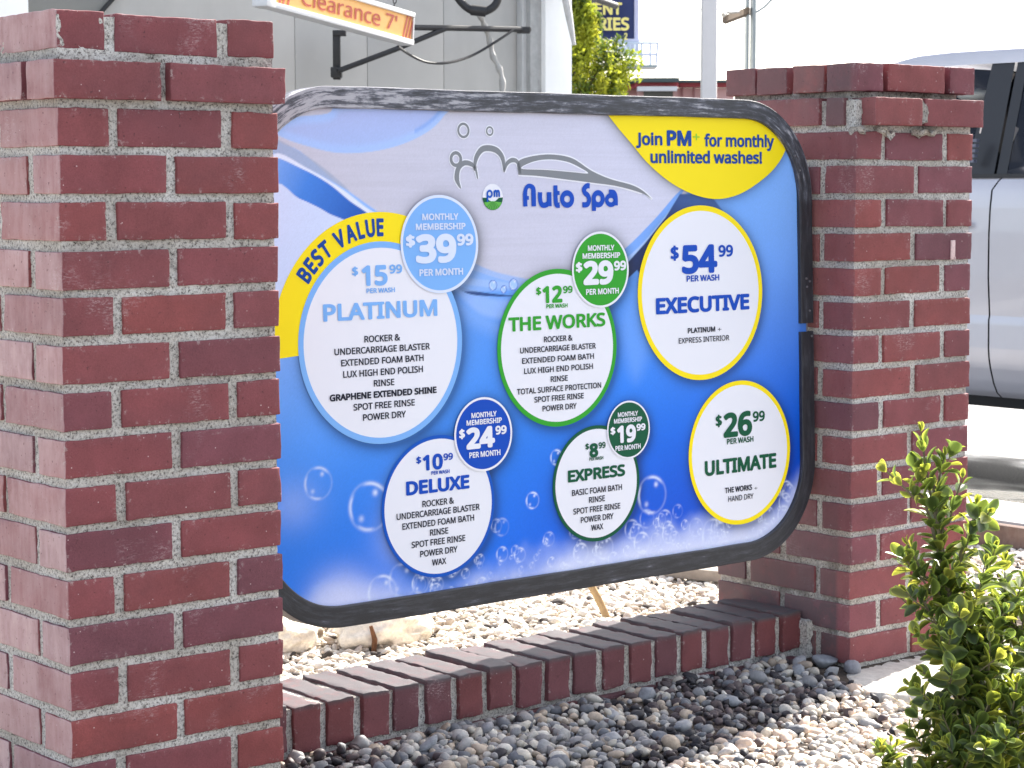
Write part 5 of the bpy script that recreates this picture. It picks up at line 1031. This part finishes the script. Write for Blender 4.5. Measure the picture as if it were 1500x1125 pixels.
tag(b.build('black_hose', speck('black rubber hose', (.02, .02, .022), .5, .2, 30, .2)), 'thick black hose looping down in front of the grey wall', 'hose')
b = MB(); b.tube(spline([(8.2333, 10.0592, 2.0303), (8.2809, 10.0785, 1.9768), (8.3329, 10.0900, 1.8898), (8.3429, 10.0700, 1.7905), (8.3670, 10.0409, 1.7161), (8.3774, 10.0214, 1.6251), (8.3617, 10.0162, 1.4682)], False, 6), [.017+.004*math.sin(i*1.1) for i in range(37)], 10)
tag(b.build('conduit', speck('dusty grey conduit', (.40, .39, .37), .8, .15, 30, .4)), 'frayed pale grey conduit hanging from the black hose', 'conduit')
# posts
b = MB(); fbox(b, (8.7246, 8.6653, 3.1901), (8.5889, 8.3697, -0.2943), .094, 0, .012)
tag(b.build('square_post', speck('white post paint', (.62, .60, .59), .55, .05, 8, .1)), 'thick pale square post standing behind the menu sign', 'post')
M_GALV = speck('galvanised steel', (.30, .33, .34), .45, .1, 30, .1, .6)
for (xa, r_, lab) in ((1095.3, .017, 'thinner galvanised pole, left one of the pair behind the right pillar'), (1104.5, .024, 'thicker galvanised pole, right one of the pair behind the right pillar')):
    t0, b0 = (Vector((11.8259, 11.2707, 2.9101)), Vector((11.6753, 11.1004, 0.3831))) if xa < 1100 else (Vector((11.8619, 11.2403, 2.9100)), Vector((11.7113, 11.0700, 0.3830)))
    b = MB(); b.tube([(t0.x, t0.y, -.3), (t0.x, t0.y, 3.0)], r_, 14); tag(b.build('metal_pole', M_GALV), lab, 'pole', 'galvanised poles behind the right pillar')
root = empty('shade_roof', (11.4171, 11.0141, 2.2644), 'weathered brown wooden roof corner jutting left from the galvanised poles', 'roof')
wa, wb = Vector((11.2028, 10.9227, 2.1840)), Vector((11.7924, 11.2275, 2.3025)); b = MB(); dv = (wb-wa); hv = Vector((0, 0, .045)); bk = FH*.16+RH*.04
b.add([wa, wb, wb+hv, wa+hv, wa+bk, wb+bk, wb+bk+hv, wa+bk+hv], [[0, 1, 2, 3], [1, 5, 6, 2], [5, 4, 7, 6], [4, 0, 3, 7], [3, 2, 6, 7], [1, 0, 4, 5]]); b.build('fascia_board', speck('weathered wood', (.10, .065, .038), .9, .45, 14, .5), root)
b = MB(); b.tube([(11.1370, 10.8522, 2.2298), (11.3474, 10.9475, 2.3154), (11.5735, 11.0346, 2.4428)], .016, 8); b.tube([(11.2009, 10.8668, 2.2534), (11.3713, 10.9221, 2.2708)], .010, 8); b.build('strut', speck('pale strut', (.35, .34, .32), .7, .2, 20, .2), root)
b = MB(); b.tube([(11.8397, 11.1882, 2.3075), (11.8892, 11.1513, 2.3482), (11.9950, 11.0776, 2.4807)], .009, 8); b.tube([(11.3524, 11.3368, 2.3118), (11.4155, 11.0198, 2.3017)], .003, 6); b.build('stay_wire', M_GALV, root)
# red roofed building far behind
root = empty('red_roofed_building', (28.2560, 28.8300, 2.0018), 'low pink building with red fascia and dark roof edge far behind the sign', 'building')
b = MB(); fbox(b, (27.7328, 29.7736, 2.9247), (29.2182, 28.1411, -0.3073), 5, 0); fbox(b, (27.7432, 29.2417, 2.9427), (28.1172, 28.5458, -0.2925), .42, 0); b.build('wall', speck('pink stucco', (.62, .38, .36), .85, .06, 2, .1), root)
b = MB(); fbox(b, (27.5791, 29.1244, 3.0025), (28.1867, 28.6023, 2.9185), .6, 0); fbox(b, (28.4953, 28.8795, 3.0213), (29.2956, 28.1948, 2.9359), .4, 0)
pts = [Vector((27.3782, 30.0545, 2.7714)), Vector((27.7871, 29.3440, 3.0115)), Vector((27.7818, 29.3380, 2.9222)), Vector((27.3728, 30.0484, 2.6814))]; b.add(pts+[q+FH*.4 for q in pts], [[0, 1, 2, 3][::-1], [0, 1, 5, 4], [3, 2, 6, 7]]); b.build('fascia', speck('red fascia', (.42, .06, .075), .6, .1, 3, .1), root)
b = MB(); fbox(b, (27.4257, 28.9995, 3.0742), (28.0596, 28.4560, 2.9969), 2.5, 0); fbox(b, (28.3457, 28.7463, 3.0493), (29.1740, 28.0433, 3.0088), 2, 0)
pts = [Vector((27.2936, 30.0000, 2.8183)), Vector((27.6336, 29.2193, 3.0839)), Vector((27.7177, 29.2707, 3.0064)), Vector((27.2898, 29.9957, 2.7541))]; b.add(pts+[q+FH*2 for q in pts], [[0, 1, 2, 3][::-1], [0, 1, 5, 4], [3, 2, 6, 7]]); b.build('roof', speck('dark green roof edge', (.06, .085, .085), .7, .15, 3, .2), root)
b = MB(); fbox(b, (27.5342, 29.0214, 2.9215), (28.0918, 28.5415, 2.8378), .25, 0); b.build('awning', speck('white awning', (.75, .74, .76), .6, .05, 3, .05), root)
b = MB(); fbox(b, (27.7902, 29.1241, 2.8383), (28.1598, 28.7136, 1.9979), .04, 0); b.build('window', mat('dark shopfront glass', (.06, .055, .05), .1), root)
b = MB()
for xa in ((28.6166, 28.9653, 2.9455), (28.7842, 28.8240, 2.9450), (28.9222, 28.7076, 2.9446)): fbox(b, xa, Vector(xa)+RH*.035-Vector((0, 0, 2.2)), .04, 0)
b.build('panel_strips', speck('dull rose strip', (.36, .17, .17), .8, .1, 4, .1), root)
# blue roadside sign with a service walkway
root = empty('roadside_sign', (30.7411, 33.3167, 2.1343), 'tall navy roadside sign with cream letters rising behind the tree', 'sign')
M_NAVY = speck('navy sign face', lin(22, 40, 96), .45, .05, 2, .05)
b = MB(); fbox(b, (30.3905, 34.0515, 5.8690), (31.2988, 33.0879, 4.1863), .35, 0); so_ = b.build('sign_face', M_NAVY, root)
b = MB(); fbox(b, (31.3640, 33.1642, 5.8608), (31.3355, 32.9908, 4.1825), .45, 0); fbox(b, (30.2702, 33.9157, 4.1870), (31.3579, 32.9933, 4.1409), .42, 0); b.build('edge', speck('pale lilac metal', (.50, .52, .68), .5, .05, 3, .05), root)
b = MB(); fbox(b, (30.3454, 33.9133, 4.1473), (31.3664, 33.0219, 3.8859), .3, 0); fbox(b, (30.7373, 33.6580, 3.8930), (30.5888, 33.2720, -0.4531), .35, 0); lp = b.build('lower_panel', speck('grey lilac panel', (.46, .48, .60), .5, .05, 3, .05), root)
M_CREAM = mat('cream letters', lin(238, 226, 130), .5)
b = MB()
for s, pa, pb_ in (('EVENT', (30.3824, 33.8687, 4.7024), (31.1117, 33.2806, 4.9300)), ('SERIES', (30.4067, 33.8093, 4.3724), (31.2085, 33.1618, 4.6141)), ('2', (31.0994, 33.2015, 4.1696), (31.1622, 33.1637, 4.2985))): 
    pa, pb_ = Vector(pa), Vector(pb_); text_on(b, s, pa-FH*.04, RH, Vector((0, 0, 1)), (pb_-pa).dot(RH), pb_.z-pa.z, 0, .035)
b.build('lettering', M_CREAM, so_)
b = MB(); pa, pb_ = Vector((31.0197, 33.2417, 3.9402)), Vector((31.2832, 33.0398, 4.1117)); text_on(b, 'AU', pa-FH*.06, RH, Vector((0, 0, 1)), (pb_-pa).dot(RH), pb_.z-pa.z, 0, .02); b.build('lettering', mat('white letters', (.75, .75, .8), .5), lp)
M_RAIL = speck('pale blue rail', (.42, .54, .66), .5, .05, 5, .05)
b = MB(); k_ = .026
for a, c in (((30.6789, 32.9397, 4.0661), (31.1811, 32.2519, 4.0504)), ((30.6645, 32.9234, 3.8247), (31.1668, 32.2357, 3.8101))): b.tube([a, c], k_, 6)
for a, c in (((30.9905, 32.5447, 4.0581), (30.9627, 32.5132, 3.5906)), ((31.0914, 32.3936, 4.0542), (31.0636, 32.3621, 3.5872)), ((31.1757, 32.2564, 4.0504), (31.1208, 32.2479, 3.5840)), ((30.8295, 32.7466, 4.0621), (30.8016, 32.7151, 3.5941))): b.tube([a, c], k_, 6)
b.build('guard_rail', M_RAIL, root)
b = MB(); fbox(b, (30.4056, 32.8527, 3.6001), (31.1404, 32.2272, 3.5486), .9, 0); b.build('walkway', speck('blue grey steel', (.16, .26, .28), .6, .1, 5, .1), root)
# slender tree
def tree():
    rnd = np.random.default_rng(8); root = empty('columnar_tree', (20.0602, 22.1266, -2.0837), 'tall narrow sunlit yellow green tree beside the white corner post', 'tree'); c0 = Vector((20.1534, 22.4060, 0.9605)); base = Vector((c0.x, c0.y, -.3))
    m = bpy.data.materials.new('tree leaves'); m.use_nodes = True; n = N(m); at = n.attr('Col'); n.base(at.outputs['Color']); n.b.inputs['Roughness'].default_value = .6
    tr = n.n('ShaderNodeBsdfTranslucent'); n.l(at.outputs['Color'], tr.inputs[0]); mx = n.n('ShaderNodeMixShader'); mx.inputs[0].default_value = .45; n.l(n.b.outputs[0], mx.inputs[1]); n.l(tr.outputs[0], mx.inputs[2]); n.l(mx.outputs[0], n.t.nodes['Material Output'].inputs[0])
    b = MB(); b.tube([base, base+Vector((.02, 0, 2)), base+Vector((-.03, .02, 4.4))], [.11, .07, .02], 10)
    cl_ = []
    for k in range(330):
        h = rnd.uniform(.6, 5.2); a = rnd.uniform(0, 2*np.pi); R_ = np.interp(h, [.6, 1.6, 2.4, 2.9, 3.2, 3.55, 3.95, 5.0], [.46, .66, .68, .60, .46, .24, .08, .03]); q = rnd.uniform(.35, 1)**.6*R_
        p = base+Vector((math.cos(a)*q, math.sin(a)*q, h)); cl_.append((p, rnd.uniform(.09, .17)*(1 if h < 3.2 else .75)))
        if k % 4 == 0: b.tube([base+Vector((0, 0, max(.4, h-.7))), base+Vector((math.cos(a)*q*.5, math.sin(a)*q*.5, h-.3)), p], [.03, .018, .006], 5)
    for px_ in ((20.7223, 21.8705, 2.7179), (20.6376, 21.9476, 2.7656), (20.6230, 22.1144, 2.9627), (20.5134, 21.8980, 2.5702), (20.4411, 21.9455, 2.4567)): cl_.append((Vector(px_), .13)); b.tube([base+Vector((0, 0, 1.6)), Vector(px_)], [.02, .005], 5)
    b.build('trunk', speck('bark', (.10, .08, .055), .9, .3, 20, .6), root)
    V = []; Fc = []; Cc = []; pal = np.array([(.42, .45, .035), (.32, .37, .03), (.50, .50, .05), (.16, .22, .028), (.08, .12, .022)])
    for p, r_ in cl_:
        cbase = pal[rnd.integers(0, 5)]
        for k in range(110):
            d = rnd.normal(0, 1, 3); d /= np.linalg.norm(d); q = np.array(p)+d*np.array([1, 1, 1.9])*r_*rnd.uniform(.3, 1.05)**.7
            u = rnd.normal(0, 1, 3); u /= np.linalg.norm(u); v = np.cross(u, rnd.normal(0, 1, 3)); v /= np.linalg.norm(v); s_ = rnd.uniform(.020, .036); k0 = len(V)
            V += [q-u*s_*1.3, q+v*s_*.6, q+u*s_*1.3, q-v*s_*.6]; Fc.append((k0, k0+1, k0+2, k0+3)); c = cbase*rnd.uniform(.8, 1.25); Cc += [c]*4
    np_mesh('crown', V, Fc, m, root, False, Cc)
tree()
